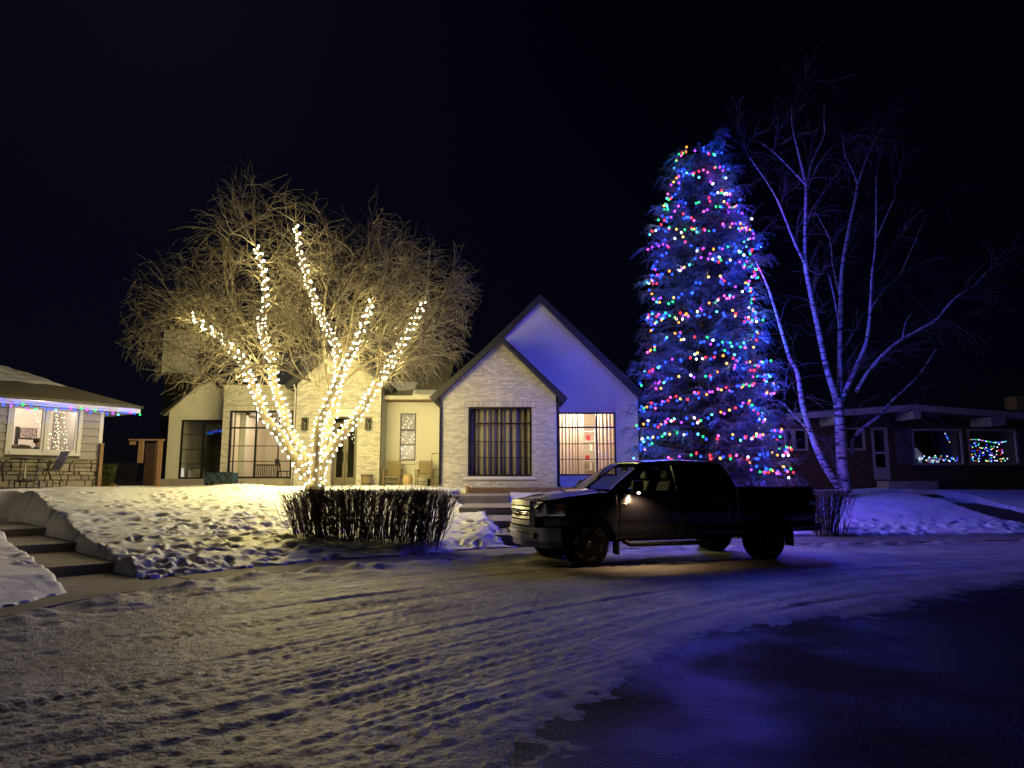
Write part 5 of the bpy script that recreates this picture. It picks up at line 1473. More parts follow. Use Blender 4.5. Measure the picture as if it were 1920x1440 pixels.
def wrap(path, z0, z1, th=0.05, n=4, tilt=0.0):
    """upright band following a plan path (x, y), from z0 to z1"""
    p = crv([(a, b, 0) for a, b in path], n); m = MB(); vs_ = []; fs = []; k = len(p)
    for i, q in enumerate(p):
        d = (p[min(i+1, k-1)]-p[max(i-1, 0)]).normalized(); nn = Vector((d.y, -d.x, 0))
        if nn.dot(Vector((q.x+1.5, q.y, 0))) > 0: nn = -nn
        for z, t in ((z0, 0), (z1, tilt)):
            vs_ += [(q.x-t, q.y, z), (q.x-t+nn.x*th, q.y+nn.y*th, z)]
    for i in range(k-1):
        a = i*4; b = a+4
        fs += [(a, b, b+2, a+2), (a+1, a+3, b+3, b+1), (a+2, b+2, b+3, a+3), (a, a+1, b+1, b)]
    fs += [(0, 2, 3, 1), ((k-1)*4, (k-1)*4+1, (k-1)*4+3, (k-1)*4+2)]
    return m.add(vs_, fs)
GP = [(0.93, -0.53), (0.975, -0.3), (0.99, 0), (0.975, 0.3), (0.93, 0.53)]
gr = wrap([(0.86, -0.62), (0.92, -0.3), (0.935, 0), (0.92, 0.3), (0.86, 0.62)], 0.68, 1.13, 0.03).build('grille', paintd, truck, fixn=True)
for z0, z1, mat, dx in ((1.055, 1.145, satin, 0.012), (0.985, 1.03, satin, 0.01), (0.936, 0.950, chrome, 0.0), (0.905, 0.919, chrome, 0.0), (0.825, 0.870, satin, 0.01), (0.715, 0.795, satin, 0.015)):
    wrap([(a+dx, b) for a, b in GP], z0, z1, 0.07, tilt=0.012).build('grille_bar', mat, gr, fixn=True)
for s_ in (-1, 1):
    MB().add([(0.93, s_*0.53, 0.69), (0.88, s_*0.63, 0.66), (0.86, s_*0.60, 1.12), (0.92, s_*0.52, 1.14), (0.84, s_*0.53, 0.69), (0.80, s_*0.63, 0.66), (0.78, s_*0.60, 1.12), (0.83, s_*0.52, 1.14)], [(0,1,2,3),(7,6,5,4),(0,4,5,1),(1,5,6,2),(2,6,7,3),(3,7,4,0)]).build('grille_surround', gun, gr, fixn=True)
em = MB()
def ell(cy, cz, a, b, r_):
    em.tube([(1.012, cy+a*math.cos(t), cz+b*math.sin(t)) for t in np.linspace(0, 2*math.pi, 25)], r_, 5, cap=False)
ell(0, 0.925, 0.105, 0.070, 0.0095); ell(0, 0.925, 0.034, 0.066, 0.008); ell(0, 0.948, 0.082, 0.026, 0.008)
em.build('emblem', chrome, gr, smooth=True)
# bonnet
vs_ = []; fs = []; nx, ny = 14, 16
for i in range(nx+1):
    x = -0.40+1.30*i/nx
    for j in range(ny+1):
        t = -1+2*j/ny; yw = (ys(1.25)-nose(x)-0.015)
        z = ztop(x)-0.006 + 0.055*(1-t*t) + 0.02*(1 if abs(t) < 0.55 else 0)*sstep((0.75-x)/0.3) - (0.05*max(0, (x-0.75)/0.15)**2)
        vs_.append((x, t*yw, float(z)))
for i in range(nx):
    for j in range(ny):
        a = i*(ny+1)+j; fs.append((a, a+ny+1, a+ny+2, a+1))
o = MB().add(vs_, fs).build('bonnet', paint, truck, smooth=True); s_ = o.modifiers.new('t', 'SOLIDIFY'); s_.thickness = 0.02; s_.offset = -1
# bumpers, lamps
BP = [(0.52, -1.0), (0.80, -0.95), (0.93, -0.66), (1.0, -0.3), (1.015, 0), (1.0, 0.3), (0.93, 0.66), (0.80, 0.95), (0.52, 1.0)]
bu = wrap(BP, 0.46, 0.635, 0.09, tilt=-0.0).build('front_bumper', satin, truck, fixn=True)
wrap([(a-0.005, b) for a, b in BP], 0.642, 0.685, 0.09).build('bumper_strip', satin, bu, fixn=True)
wrap([(1.01, -0.46), (1.03, 0), (1.01, 0.46)], 0.575, 0.615, 0.03).build('bumper_slat', chrome, bu, fixn=True)
wrap([(a-0.05, b*0.96) for a, b in BP], 0.34, 0.455, 0.07).build('valance', gun, bu, fixn=True)
for s_ in (-1, 1):
    MB().prism([(s_*0.62, 0.50), (s_*0.78, 0.50), (s_*0.80, 0.60), (s_*0.64, 0.61)], 0.88, 0.955, axis='x').build('fog_lamp', paintd, bu, fixn=True)
    hl = MB().add([(0.86, s_*0.60, 0.86), (0.90, s_*0.60, 1.10), (0.74, s_*0.915, 0.90), (0.76, s_*0.895, 1.10), (0.42, s_*0.965, 1.02), (0.45, s_*0.955, 1.10), (0.78, s_*0.60, 0.86), (0.78, s_*0.60, 1.10), (0.62, s_*0.80, 0.93), (0.62, s_*0.80, 1.10)],
                  [(0,2,3,1),(2,4,5,3),(6,7,9,8),(0,1,7,6),(1,3,9,7),(3,5,9),(0,6,8,2),(2,8,4),(4,8,9,5)]).build('headlight', satin, truck, fixn=True)
    MB().add([(0.872, s_*0.605, 0.865), (0.912, s_*0.605, 1.10), (0.752, s_*0.923, 0.905), (0.772, s_*0.903, 1.10), (0.55, s_*0.950, 0.985), (0.58, s_*0.938, 1.105)], [(0,2,3,1),(2,4,5,3)]).build('lens', lens, hl)
    MB().add([(0.56, s_*0.952, 0.985), (0.59, s_*0.942, 1.10), (0.415, s_*0.978, 1.03), (0.44, s_*0.966, 1.10), (0.54, s_*0.93, 0.985), (0.57, s_*0.92, 1.10), (0.40, s_*0.955, 1.03), (0.42, s_*0.945, 1.10)], [(0,2,3,1),(4,5,7,6),(0,1,5,4),(2,6,7,3),(0,4,6,2),(1,3,7,5)]).build('turn_lamp', amber, hl, fixn=True)
    MB().lathe([(0.06, 0.0), (0.055, 0.03), (0.02, 0.05)], 12, (0.84, s_*0.72, 0.99), 'x').build('reflector', chrome, hl)
    tl = MB().box(-4.835, -4.70, s_*0.80 if s_ > 0 else -1.0, 1.0 if s_ > 0 else -0.80, 0.86, 1.22).build('tail_lamp', redl, truck, bevel=0.02)
    MB().box(-4.845, -4.68, (0.885 if s_ > 0 else -1.012), (1.012 if s_ > 0 else -0.885), 1.02, 1.10).build('reverse_lens', white, tl)
# cab: sides with window openings on a leaning plane
def cab_y(z): return 0.94 - (z-1.29)*0.42
def lean_poly(outer, holes, side):
    bm = bmesh.new(); eds = []
    for loop in [outer]+holes:
        vv = [bm.verts.new((p[0], 0, p[1])) for p in loop]
        for i in range(len(vv)): eds.append(bm.edges.new((vv[i], vv[(i+1) % len(vv)])))
    bmesh.ops.triangle_fill(bm, use_beauty=True, use_dissolve=False, edges=eds)
    for v_ in bm.verts: v_.co.y = side*cab_y(v_.co.z)
    bm.verts.index_update(); m = MB().add([v_.co[:] for v_ in bm.verts], [tuple(q.index for q in f.verts) for f in bm.faces]); bm.free(); return m
FGL = [(-0.78, 1.315), (-1.30, 1.735), (-1.42, 1.765), (-1.80, 1.775), (-1.80, 1.315)]
RGL = [(-1.92, 1.315), (-1.92, 1.775), (-2.58, 1.755), (-2.72, 1.70), (-2.85, 1.34)]
CABO = [(-0.40, 1.275), (-0.60, 1.44), (-1.17, 1.80), (-1.45, 1.845), (-2.0, 1.865), (-2.65, 1.845), (-2.90, 1.79), (-3.03, 1.55), (-3.07, 1.285)]
for sd in (1, -1):
    o = lean_poly(CABO, [FGL, RGL], sd).build('cab_frame', paint, truck); s_ = o.modifiers.new('t', 'SOLIDIFY'); s_.thickness = 0.03; s_.offset = 0
    for nm, gl_p, mt in (('f', FGL, autog), ('r', RGL, tintg)):
        o = lean_poly(gl_p, [], sd).build('side_window', mt, truck)
# roof skin
vs_ = []; fs = []; rx = np.linspace(-1.17, -2.92, 15); ny = 12
for x in rx:
    ze_ = float(np.interp(-x, [1.17, 1.45, 2.0, 2.65, 2.92], [1.80, 1.845, 1.865, 1.845, 1.785]))
    for j in range(ny+1):
        t = -1+2*j/ny; vs_.append((x, t*cab_y(ze_)*1.005, ze_+0.045*(1-t**4)))
for i in range(14):
    for j in range(ny):
        a = i*(ny+1)+j; fs.append((a+1, a+ny+2, a+ny+1, a))
o = MB().add(vs_, fs).build('roof', paint, truck, smooth=True, fixn=True); s_ = o.modifiers.new('t', 'SOLIDIFY'); s_.thickness = 0.03
def glass_sheet(x0, z0, w0, x1, z1, w1, bulge, name, mt):
    vs_ = []; fs = []
    for i in range(5):
        t = i/4; x = x0+(x1-x0)*t; z = z0+(z1-z0)*t; w = w0+(w1-w0)*t
        for j in range(9):
            s_ = -1+2*j/8; vs_.append((x+bulge*(1-s_*s_), s_*w, z+0.02*math.sin(math.pi*t)+0.03*(1-s_*s_)*t))
    for i in range(4):
        for j in range(8): a = i*9+j; fs.append((a, a+9, a+10, a+1))
    return MB().add(vs_, fs).build(name, mt, truck, smooth=True)
glass_sheet(-0.42, 1.30, 0.86, -1.16, 1.80, 0.685, 0.10, 'windscreen', autog)
glass_sheet(-3.02, 1.34, 0.80, -2.91, 1.78, 0.66, -0.03, 'rear_window', tintg)
MB().box(-0.50, -0.36, -0.84, 0.84, 1.24, 1.29).build('cowl', paintd, truck)
MB().box(-0.95, -0.45, -0.86, 0.86, 0.95, 1.265).build('dashboard', paintd, truck, bevel=0.04)
MB().tube([(-1.02+0.10*math.cos(t)*0.4, 0.42+0.19*math.sin(t), 1.20+0.17*math.cos(t)) for t in np.linspace(0, 2*math.pi, 21)], 0.016, 6, cap=False).build('steering_wheel', paintd, truck, smooth=True)
MB().box(-1.22, -1.19, -0.12, 0.12, 1.68, 1.75).bar((-1.19, 0, 1.72), (-1.10, 0, 1.80), 0.02).build('rear_mirror', paintd, truck)
for yy in (0.42, -0.42):
    for x0, mt in ((-1.62, seatm), (-2.62, seatm)):
        st_ = MB().add([(x0, yy-.25, 0.95), (x0, yy+.25, 0.95), (x0-.22, yy+.23, 1.50), (x0-.22, yy-.23, 1.50), (x0-.12, yy-.25, 0.93), (x0-.12, yy+.25, 0.93), (x0-.32, yy+.22, 1.48), (x0-.32, yy-.22, 1.48)], [(0,1,2,3),(7,6,5,4),(0,4,5,1),(1,5,6,2),(2,6,7,3),(3,7,4,0)]).build('seat_back', mt, truck, fixn=True, bevel=0.04)
        MB().box(x0-.33, x0-.20, yy-.13, yy+.13, 1.53, 1.70).build('headrest', mt, st_, bevel=0.035)
        MB().box(x0-0.02, x0+.50, yy-.26, yy+.26, 0.80, 0.96).build('seat_cushion', mt, truck, bevel=0.04)
MB().box(-3.03, 0.75, -0.86, 0.86, 0.42, 0.80).box(-4.80, -3.03, -0.86, 0.86, 0.52, 0.80).build('chassis', paintd, truck)
for cx in (0.0, -WB):                                     # dark wheel-house liners
    for sd in (1, -1):
        m = MB()
        for k in range(12):
            a0, a1 = math.pi*k/12, math.pi*(k+1)/12
            q = [(cx+AR*math.cos(a), sd*y, AZ+AR*math.sin(a)) for a in (a0, a1) for y in (0.55, 0.97)]
            m.add(q, [(0, 1, 3, 2)])
        m.build('wheel_liner', paintd, truck)
# load bed
MB().box(-4.80, -3.10, -0.90, 0.90, 0.80, 0.83).box(-4.80, -3.10, 0.82, 0.90, 0.83, 1.34).box(-4.80, -3.10, -0.90, -0.82, 0.83, 1.34).box(-3.14, -3.10, -0.815, 0.815, 0.83, 1.36).build('load_bed', paintd, truck)
for s_ in (-1, 1): MB().box(-4.82, -3.08, s_*0.90-0.065, s_*0.90+0.065, 1.352, 1.385).build('bed_rail', paint, truck, bevel=0.012)
tg = MB().box(-4.84, -4.79, -0.80, 0.80, 0.72, 1.36).build('tailgate', paint, truck, bevel=0.015); MB().box(-4.86, -4.842, -0.12, 0.12, 1.12, 1.2).build('handle', paintd, tg)
MB().box(-4.98, -4.80, -0.97, 0.97, 0.52, 0.68).build('rear_bumper', gun, truck, bevel=0.03)
# doors' handles, mirror with puddle lamp, badge, running boards, mud flaps
for sd in (1, -1):
    for k, x0 in (('f', -1.76), ('r', -2.80)):
        MB().bar((x0, sd*1.028, 1.13), (x0+0.24, sd*1.028, 1.135), 0.022, 0.032).bar((x0+0.01, sd*0.98, 1.13), (x0+0.01, sd*1.03, 1.13), 0.03).bar((x0+0.22, sd*0.98, 1.135), (x0+0.22, sd*1.03, 1.135), 0.03).build('handle', chrome, doors[(k, sd)])
    mi_ = MB().add([(-0.80, sd*1.04, 1.30), (-0.72, sd*1.26, 1.29), (-0.74, sd*1.25, 1.50), (-0.82, sd*1.05, 1.50), (-0.96, sd*1.04, 1.31), (-0.96, sd*1.27, 1.31), (-0.96, sd*1.26, 1.50), (-0.96, sd*1.05, 1.50)], [(0,1,2,3),(7,6,5,4),(0,4,5,1),(1,5,6,2),(2,6,7,3),(3,7,4,0)]).build('door_mirror', paintd, doors[('f', sd)], fixn=True, bevel=0.03)
    MB().bar((-0.86, sd*0.95, 1.31), (-0.86, sd*1.08, 1.34), 0.10, 0.05).build('mirror_arm', paintd, doors[('f', sd)])
    MB().box(-0.74, -0.60, (0.985 if sd > 0 else -1.018), (1.018 if sd > 0 else -0.985), 1.045, 1.10).build('badge', chrome, doors[('f', sd)], bevel=0.01)
    MB().tube([(-0.70, sd*0.90, 0.44), (-0.78, sd*1.02, 0.38), (-2.70, sd*1.02, 0.38), (-2.80, sd*0.90, 0.44)], 0.045, 8).build('running_board', paintd, truck, smooth=True)
    MB().box(-0.60, -0.57, sd*0.86-0.12, sd*0.86+0.10, 0.20, 0.52).build('mud_flap', paintd, truck)
    MB().box(-WB-0.60, -WB-0.57, sd*0.86-0.12, sd*0.86+0.10, 0.25, 0.60).build('mud_flap', paintd, truck)
pl = bpy.data.objects.new('puddle_lens', BULB.copy()); pl.data.materials.clear(); pl.data.materials.append(emat('puddle_bulb', (1.0, 0.80, 0.58), 25)); COL.objects.link(pl); pl.parent = doors[('f', 1)]; pl.location = (-0.90, 1.16, 1.282); pl.scale = (1.1, 1.1, 0.5)
sp = bpy.data.lights.new('puddle_lamp', 'SPOT'); sp.energy = 45; sp.color = (1.0, 0.62, 0.34); sp.spot_size = R(140); sp.spot_blend = 0.8; sp.shadow_soft_size = 0.02
spo = bpy.data.objects.new('puddle_lamp', sp); COL.objects.link(spo); spo.parent = truck; spo.location = (-0.88, 1.17, 1.25)
spo.rotation_euler = Vector((-0.1, -0.32, -1)).to_track_quat('-Z', 'Y').to_euler()
# wheels
def wheel(cx, sd, steer=0.0):
    w = bpy.data.objects.new('wheel', None); COL.objects.link(w); w.parent = truck; w.location = (cx, sd*0.84, TR-0.01); w.rotation_euler = (0, 0, steer)
    W2 = 0.14
    MB().lathe([(0.275, -W2+.01), (0.33, -W2-.005), (0.385, -W2+.015), (TR, -W2+0.05), (TR, W2-0.05), (0.385, W2-.015), (0.33, W2+.005), (0.275, W2-.01)], 40, (0, 0, 0), 'y').build('tyre', tyrem, w, smooth=True, root=truck)
    m = MB()
    for k in range(40):                                   # tread lugs
        a = 2*math.pi*k/40
        for yy in (-0.085, 0.0, 0.085):
            a2 = a+(0.07 if yy == 0 else 0)
            c_, s_ = math.cos(a2), math.sin(a2); t = 0.034; d_ = 0.034
            q = [Vector((c_*r_-s_*u_, yy+v_, s_*r_+c_*u_)) for r_ in (TR-0.010, TR+0.003) for u_, v_ in ((-t/2, -d_), (t/2, -d_), (t/2, d_), (-t/2, d_))]
            m.add(q, [(3,2,1,0),(4,5,6,7),(0,1,5,4),(1,2,6,5),(2,3,7,6),(3,0,4,7)])
    m.build('tread', tyrem, w)
    rim = MB().lathe([(0.285, sd*0.02-0.09), (0.285, sd*0.12), (0.268, sd*0.125), (0.255, sd*0.05), (0.06, sd*0.03)], 32, (0, 0, 0), 'y').build('rim', rimm, w, smooth=False, fixn=True)
    for k in range(6):
        a = 2*math.pi*k/6+0.3; d = Vector((math.cos(a), 0, math.sin(a))); tq = Vector((-d.z, 0, d.x)); yv = Vector((0, sd, 0)); m = MB()
        for e in (-1, 1):
            m.bar(d*0.07+yv*0.10+tq*0.02*e, d*0.262+yv*0.105+tq*0.055*e, 0.030, 0.035, up=yv)
        m.build('spoke', rimm, rim)
        MB().bar(d*0.215+yv*0.128-tq*0.035, d*0.258+yv*0.128-tq*0.058, 0.013, 0.008, up=yv).bar(d*0.258+yv*0.128-tq*0.058, d*0.258+yv*0.128+tq*0.058, 0.011, 0.008, up=yv).build('spoke_edge', satin, rim)
    MB().lathe([(0.062, sd*0.09), (0.062, sd*0.125), (0.045, sd*0.135)], 16, (0, 0, 0), 'y').build('hub_cap', gun, rim, fixn=True)
    return w
wheel(0, 1, R(4)); wheel(0, -1, R(4)); wheel(-WB, 1); wheel(-WB, -1)

# ---------------------------------------------------------------- things in front of the modern house
zpat = 1.28
tan = pmat('woven_tan', (0.30, 0.24, 0.14), 0.8, col2=(0.20, 0.155, 0.085), vscale=40, bump=0.4, bscale=70)
tanw = pmat('tan_wood', (0.24, 0.17, 0.09), 0.6, var=0.3, vscale=8)
def rocker(px, label):
    Yc = 26.6; x = PX(px, Yc); t = thing('garden_chair', label, 'chair', (x, Yc, zpat), group='woven chairs on the porch')
    for s_ in (-1, 1):
        xx = x+s_*0.30
        MB().bar((xx, Yc-0.30, zpat+0.05), (xx, Yc-0.32, zpat+0.60), 0.04).build('front_leg', tanw, t)
        MB().bar((xx, Yc+0.26, zpat+0.05), (xx, Yc+0.30, zpat+0.62), 0.04).build('rear_leg', tanw, t)
        MB().bar((xx, Yc-0.36, zpat+0.615), (xx, Yc+0.33, zpat+0.615), 0.06, 0.03).build('armrest', tanw, t)
        MB().tube([(xx, Yc-0.42, zpat+0.07), (xx, Yc-0.2, zpat+0.02), (xx, Yc+0.1, zpat+0.02), (xx, Yc+0.45, zpat+0.09)], 0.018, 6).build('rocker', tanw, t)
        MB().bar((x+s_*0.25, Yc+0.16, zpat+0.36), (x+s_*0.25, Yc+0.36, zpat+0.94), 0.035).build('back_post', tanw, t)
    MB().box(x-0.28, x+0.28, Yc-0.28, Yc+0.24, zpat+0.33, zpat+0.38).build('seat', tan, t, bevel=0.01)
    for k in range(8):
        z = 0.42+0.063*k; y = Yc+0.17+0.20*(z-0.36)/0.58
        MB().box(x-0.24, x+0.24, y-0.012, y+0.012, zpat+z, zpat+z+0.055).build('back_weave', tan, t)
    MB().bar((x-0.27, Yc+0.37, zpat+0.955), (x+0.27, Yc+0.37, zpat+0.955), 0.04).build('top_rail', tanw, t)
    MB().bar((x-0.3, Yc-0.28, zpat+0.18), (x+0.3, Yc-0.28, zpat+0.18), 0.025).build('stretcher', tanw, t)
rocker(737, 'woven wooden porch rocker left of the striped drum stool')
rocker(797, 'woven wooden porch rocker right of the striped drum stool by the downpipe')
Yc = 26.4; x = PX(765, Yc)
stl_ = bpy.data.materials.new('striped'); stl_.use_nodes = True; nt = stl_.node_tree; b_ = nt.nodes['Principled BSDF']
tc = nt.nodes.new('ShaderNodeTexCoord'); wv = nt.nodes.new('ShaderNodeTexWave'); wv.inputs['Scale'].default_value = 4.5; wv.inputs['Distortion'].default_value = 3.0; wv.inputs['Detail Scale'].default_value = 1.4
nt.links.new(tc.outputs['Object'], wv.inputs['Vector']); rp_ = nt.nodes.new('ShaderNodeMix'); rp_.data_type = 'RGBA'; rp_.inputs[6].default_value = (0.34, 0.20, 0.10, 1); rp_.inputs[7].default_value = (0.62, 0.50, 0.30, 1)
nt.links.new(wv.outputs['Fac'], rp_.inputs[0]); nt.links.new(rp_.outputs[2], b_.inputs['Base Color'])
t = thing('drum_stool', 'orange and cream striped drum stool between the two porch rockers', 'stool', (x, Yc, zpat))
MB().lathe([(0.13, 0.0), (0.18, 0.10), (0.20, 0.24), (0.18, 0.38), (0.14, 0.44)], 20, (x, Yc, zpat)).build('drum', stl_, t, smooth=True)
MB().lathe([(0.14, 0.442), (0.13, 0.46)], 20, (x, Yc, zpat)).build('lid', tan, t)
# planter tub
Yc = 25.7; x = PX(689, Yc); t = thing('planter_tub', 'round grey-brown planter tub against the entry pier', 'planter', (x, Yc, zpat))
tub = pmat('tub_wood', (0.22, 0.17, 0.10), 0.85, var=0.35, vscale=6, stretch=(6, 6, 1))
for k in range(16):
    a = 2*math.pi*k/16; m = MB(); a2 = a+2*math.pi/16*0.94
    q = [(x+r_*math.cos(b), Yc+r_*math.sin(b), zpat+z) for z, r0 in ((0.0, 0.17), (0.45, 0.23)) for r_, b in ((r0, a), (r0, a2), (r0-0.025, a2), (r0-0.025, a))]
    MB().add(q, [(3,2,1,0),(4,5,6,7),(0,1,5,4),(1,2,6,5),(2,3,7,6),(3,0,4,7)]).build('stave', tub, t)
for z, r_ in ((0.08, 0.187), (0.36, 0.224)): MB().lathe([(r_-0.004, z), (r_+0.003, z), (r_+0.006, z+0.03), (r_, z+0.03)], 20, (x, Yc, zpat)).build('hoop', blackm, t)
MB().lathe([(0.20, 0.36), (0.205, 0.37)], 16, (x, Yc, zpat)).build('earth', soil, t)
# hand truck leaning by the downpipe
Yc = 25.6; x = PX(817, Yc); t = thing('hand_truck', 'two-wheeled hand truck leaning on the wall by the black downpipe', 'hand truck', (x, Yc, zpat))
hm_ = pmat('truck_frame', (0.10, 0.085, 0.06), 0.5, 0.5)
MB().tube([(x-0.16, Yc-0.05, zpat+0.12), (x-0.18, Yc+0.2, zpat+0.95), (x-0.17, Yc+0.28, zpat+1.22), (x+0.14, Yc+0.28, zpat+1.24), (x+0.16, Yc+0.2, zpat+0.95), (x+0.14, Yc-0.05, zpat+0.12)], 0.016, 6).build('frame', hm_, t, smooth=True)
for z in (0.35, 0.62): MB().bar((x-0.17, Yc+0.03+0.25*z, zpat+z), (x+0.15, Yc+0.03+0.25*z, zpat+z), 0.03, 0.015).build('cross_bar', hm_, t)
MB().box(x-0.2, x+0.18, Yc-0.28, Yc-0.06, zpat+0.10, zpat+0.115).build('toe_plate', hm_, t)
for s_ in (-0.24, 0.22): MB().lathe([(0.05, -0.04), (0.125, -0.04), (0.14, 0.0), (0.125, 0.04), (0.05, 0.04)], 16, (x+s_, Yc+0.02, zpat+0.14), 'x').build('wheel', tyrem, t, smooth=True)
# timber edging below the brick gable
Yc = 24.25; t = thing('timber_planter', 'low weathered timber planter box under the brick gable window', 'planter', (PX(945, Yc), Yc, 1.0))
for z0, z1 in ((1.02, 1.14), (1.145, 1.26)):
    MB().box(PX(880, Yc), PX(1075, Yc), Yc, Yc+0.10, z0, z1).build('timber', timber, t, bevel=0.012)
MB().box(PX(877, Yc)-0.06, PX(877, Yc)+0.04, Yc-0.03, Yc+0.6, 1.0, 1.30).build('end_post', wood, t)
MB().box(PX(880, Yc), PX(1075, Yc), Yc+0.11, 24.94, 1.0, 1.2).build('earth', soil, t)
o = MB().bar(P(1046, 905, 25.6), P(1057, 921, 25.2), 0.03, 0.09).build('leaning_plank', wood); tag(o, 'short bare plank leaning beside the right downpipe of the brick gable', 'plank')
# folding wagon
Yc = 25.4; x0, x1 = PX(391, Yc), PX(444, Yc); zb = PZ(906, Yc); zt = PZ(886, Yc); t = thing('folding_wagon', 'teal fabric folding wagon with black crossed frame on the snow', 'wagon', (0.5*(x0+x1), Yc, zb-0.1))
teal = pmat('teal_fabric', (0.018, 0.045, 0.075), 0.85, var=0.25, vscale=6)
MB().box(x0, x1, Yc-0.25, Yc-0.23, zb, zt).box(x0, x1, Yc+0.23, Yc+0.25, zb, zt).box(x0, x0+.02, Yc-.229, Yc+.229, zb, zt).box(x1-.02, x1, Yc-.229, Yc+.229, zb, zt).box(x0+.021, x1-.021, Yc-.229, Yc+.229, zb, zb+0.02).build('fabric_box', teal, t)
nseg = 3; w = (x1-x0)/nseg
for i in range(nseg):
    a, b = x0+i*w, x0+(i+1)*w
    for p_, q_ in (((a, zb), (b, zt)), ((a, zt), (b, zb))): MB().bar((p_[0], Yc-0.265, p_[1]), (q_[0], Yc-0.265, q_[1]), 0.022, 0.02).build('cross_brace', blackm, t)
MB().bar((x0, Yc-0.262, zt), (x1, Yc-0.262, zt), 0.025).bar((x0, Yc-0.262, zb), (x1, Yc-0.262, zb), 0.02).build('rail', blackm, t)
for a in (x0+0.08, x1-0.08):
    for yy in (-0.2, 0.2): MB().lathe([(0.03, -0.02), (0.06, -0.02), (0.06, 0.02), (0.03, 0.02)], 12, (a, Yc+yy, zb-0.05), 'y').build('wheel', tyrem, t)
MB().tube([(x1, Yc, zb+0.02), (x1+0.2, Yc-0.05, zb+0.05), (x1+0.42, Yc-.1, zb-0.06)], 0.012, 5).build('pull_handle', blackm, t)

# ---------------------------------------------------------------- seen through the windows
Yi = 30.0; x = PX(456, Yi); z = PZ(868, Yi)
t = thing('tall_mirror', 'tall dark-framed mirror on the wall of the lit living room', 'mirror', (x, Yi, z))
MB().box(x-0.16, x+0.16, Yi, Yi+0.02, z, z+1.45).build('glass', pmat('mirror_grey', (0.35, 0.33, 0.31), 0.25), t)
MB().box(x-0.20, x-0.16, Yi-0.02, Yi+0.03, z-.04, z+1.49).box(x+0.16, x+0.20, Yi-0.02, Yi+0.03, z-.04, z+1.49).box(x-.16, x+.16, Yi-.02, Yi+.03, z+1.45, z+1.49).box(x-.16, x+.16, Yi-.02, Yi+.03, z-.04, z).build('frame', blackm, t)
Yi = 28.6; t = thing('stair_railing', 'dark interior railing with thin balusters behind the living-room window', 'railing', (PX(500, Yi), Yi, 1.4))
zt = PZ(873, Yi)
MB().box(PX(478, Yi), PX(527, Yi), Yi-.03, Yi+.03, zt, zt+0.05).build('handrail', blackm, t)
for px in np.arange(480, 527, 3.4): MB().box(PX(px, Yi)-0.012, PX(px, Yi)+0.012, Yi-.012, Yi+.012, 1.4, zt-.001).build('baluster', blackm, t)
Yi = 28.0; x = PX(534, Yi); t = thing('dining_chair', 'dark slim dining chair at the right end of the living-room window', 'chair', (x, Yi, 1.4))
for a in (-.18, .18):
    for b in (-.18, .18): MB().bar((x+a, Yi+b, 1.4), (x+a, Yi+b, 1.84), 0.03).build('leg', blackm, t)
MB().box(x-.21, x+.21, Yi-.21, Yi+.21, 1.84, 1.88).build('seat', blackm, t); MB().bar((x-.20, Yi-.18, 1.88), (x-.30, Yi-.18, 2.35), .03).bar((x-.20, Yi+.18, 1.88), (x-.30, Yi+.18, 2.35), .03).box(x-.33, x-.27, Yi-.17, Yi+.17, 2.15, 2.35).build('backrest', blackm, t)
Yi = 29.0; x = PX(343, Yi); z = 1.42
t = thing('table_lamp', 'small white table lamp low in the dark glazed doors of the left wing', 'lamp', (x, Yi, z))
MB().lathe([(0.09, 0.22), (0.06, 0.58)], 16, (x, Yi, z)).build('shade', emat('lamp_shade', (1.0, 0.93, 0.82), 0.75), t, smooth=True)
MB().lathe([(0.08, 0.0), (0.03, 0.04), (0.025, 0.22)], 12, (x, Yi, z)).build('stand', blackm, t)
lamp('table_lamp_bulb', (x, Yi-0.25, z+0.5), (1.0, 0.85, 0.65), 1.6, 0.03, t)
x = PX(366, Yi); t = thing('tub_chair', 'white rounded tub chair low in the dark glazed doors of the left wing', 'chair', (x, Yi, z))
m = MB(); n = 20
for z0, z1, r0 in ((0.0, 0.55, 0.32), ):
    vs_ = []
    for k in range(n+1):
        a = math.pi*0.15+1.7*math.pi*k/n
        for r_ in (r0, r0-0.07):
            for zz in (0.12, z1*(0.75+0.25*math.sin(math.pi*k/n))): vs_.append((x+r_*math.cos(a-0.9), Yi+0.2+r_*math.sin(a-0.9), z+zz))
    fs = []
    for k in range(n):
        a = k*4; b = a+4; fs += [(a, b, b+1, a+1), (a+2, a+3, b+3, b+2), (a+1, b+1, b+3, a+3)]
    m.add(vs_, fs)
m.build('backrest', white, t, smooth=False); MB().lathe([(0.26, 0.10), (0.27, 0.30), (0.24, 0.34)], 16, (x, Yi+0.2, z)).build('seat', white, t); MB().lathe([(0.15, 0), (0.14, 0.1)], 12, (x, Yi+.2, z)).build('plinth', blackm, t)
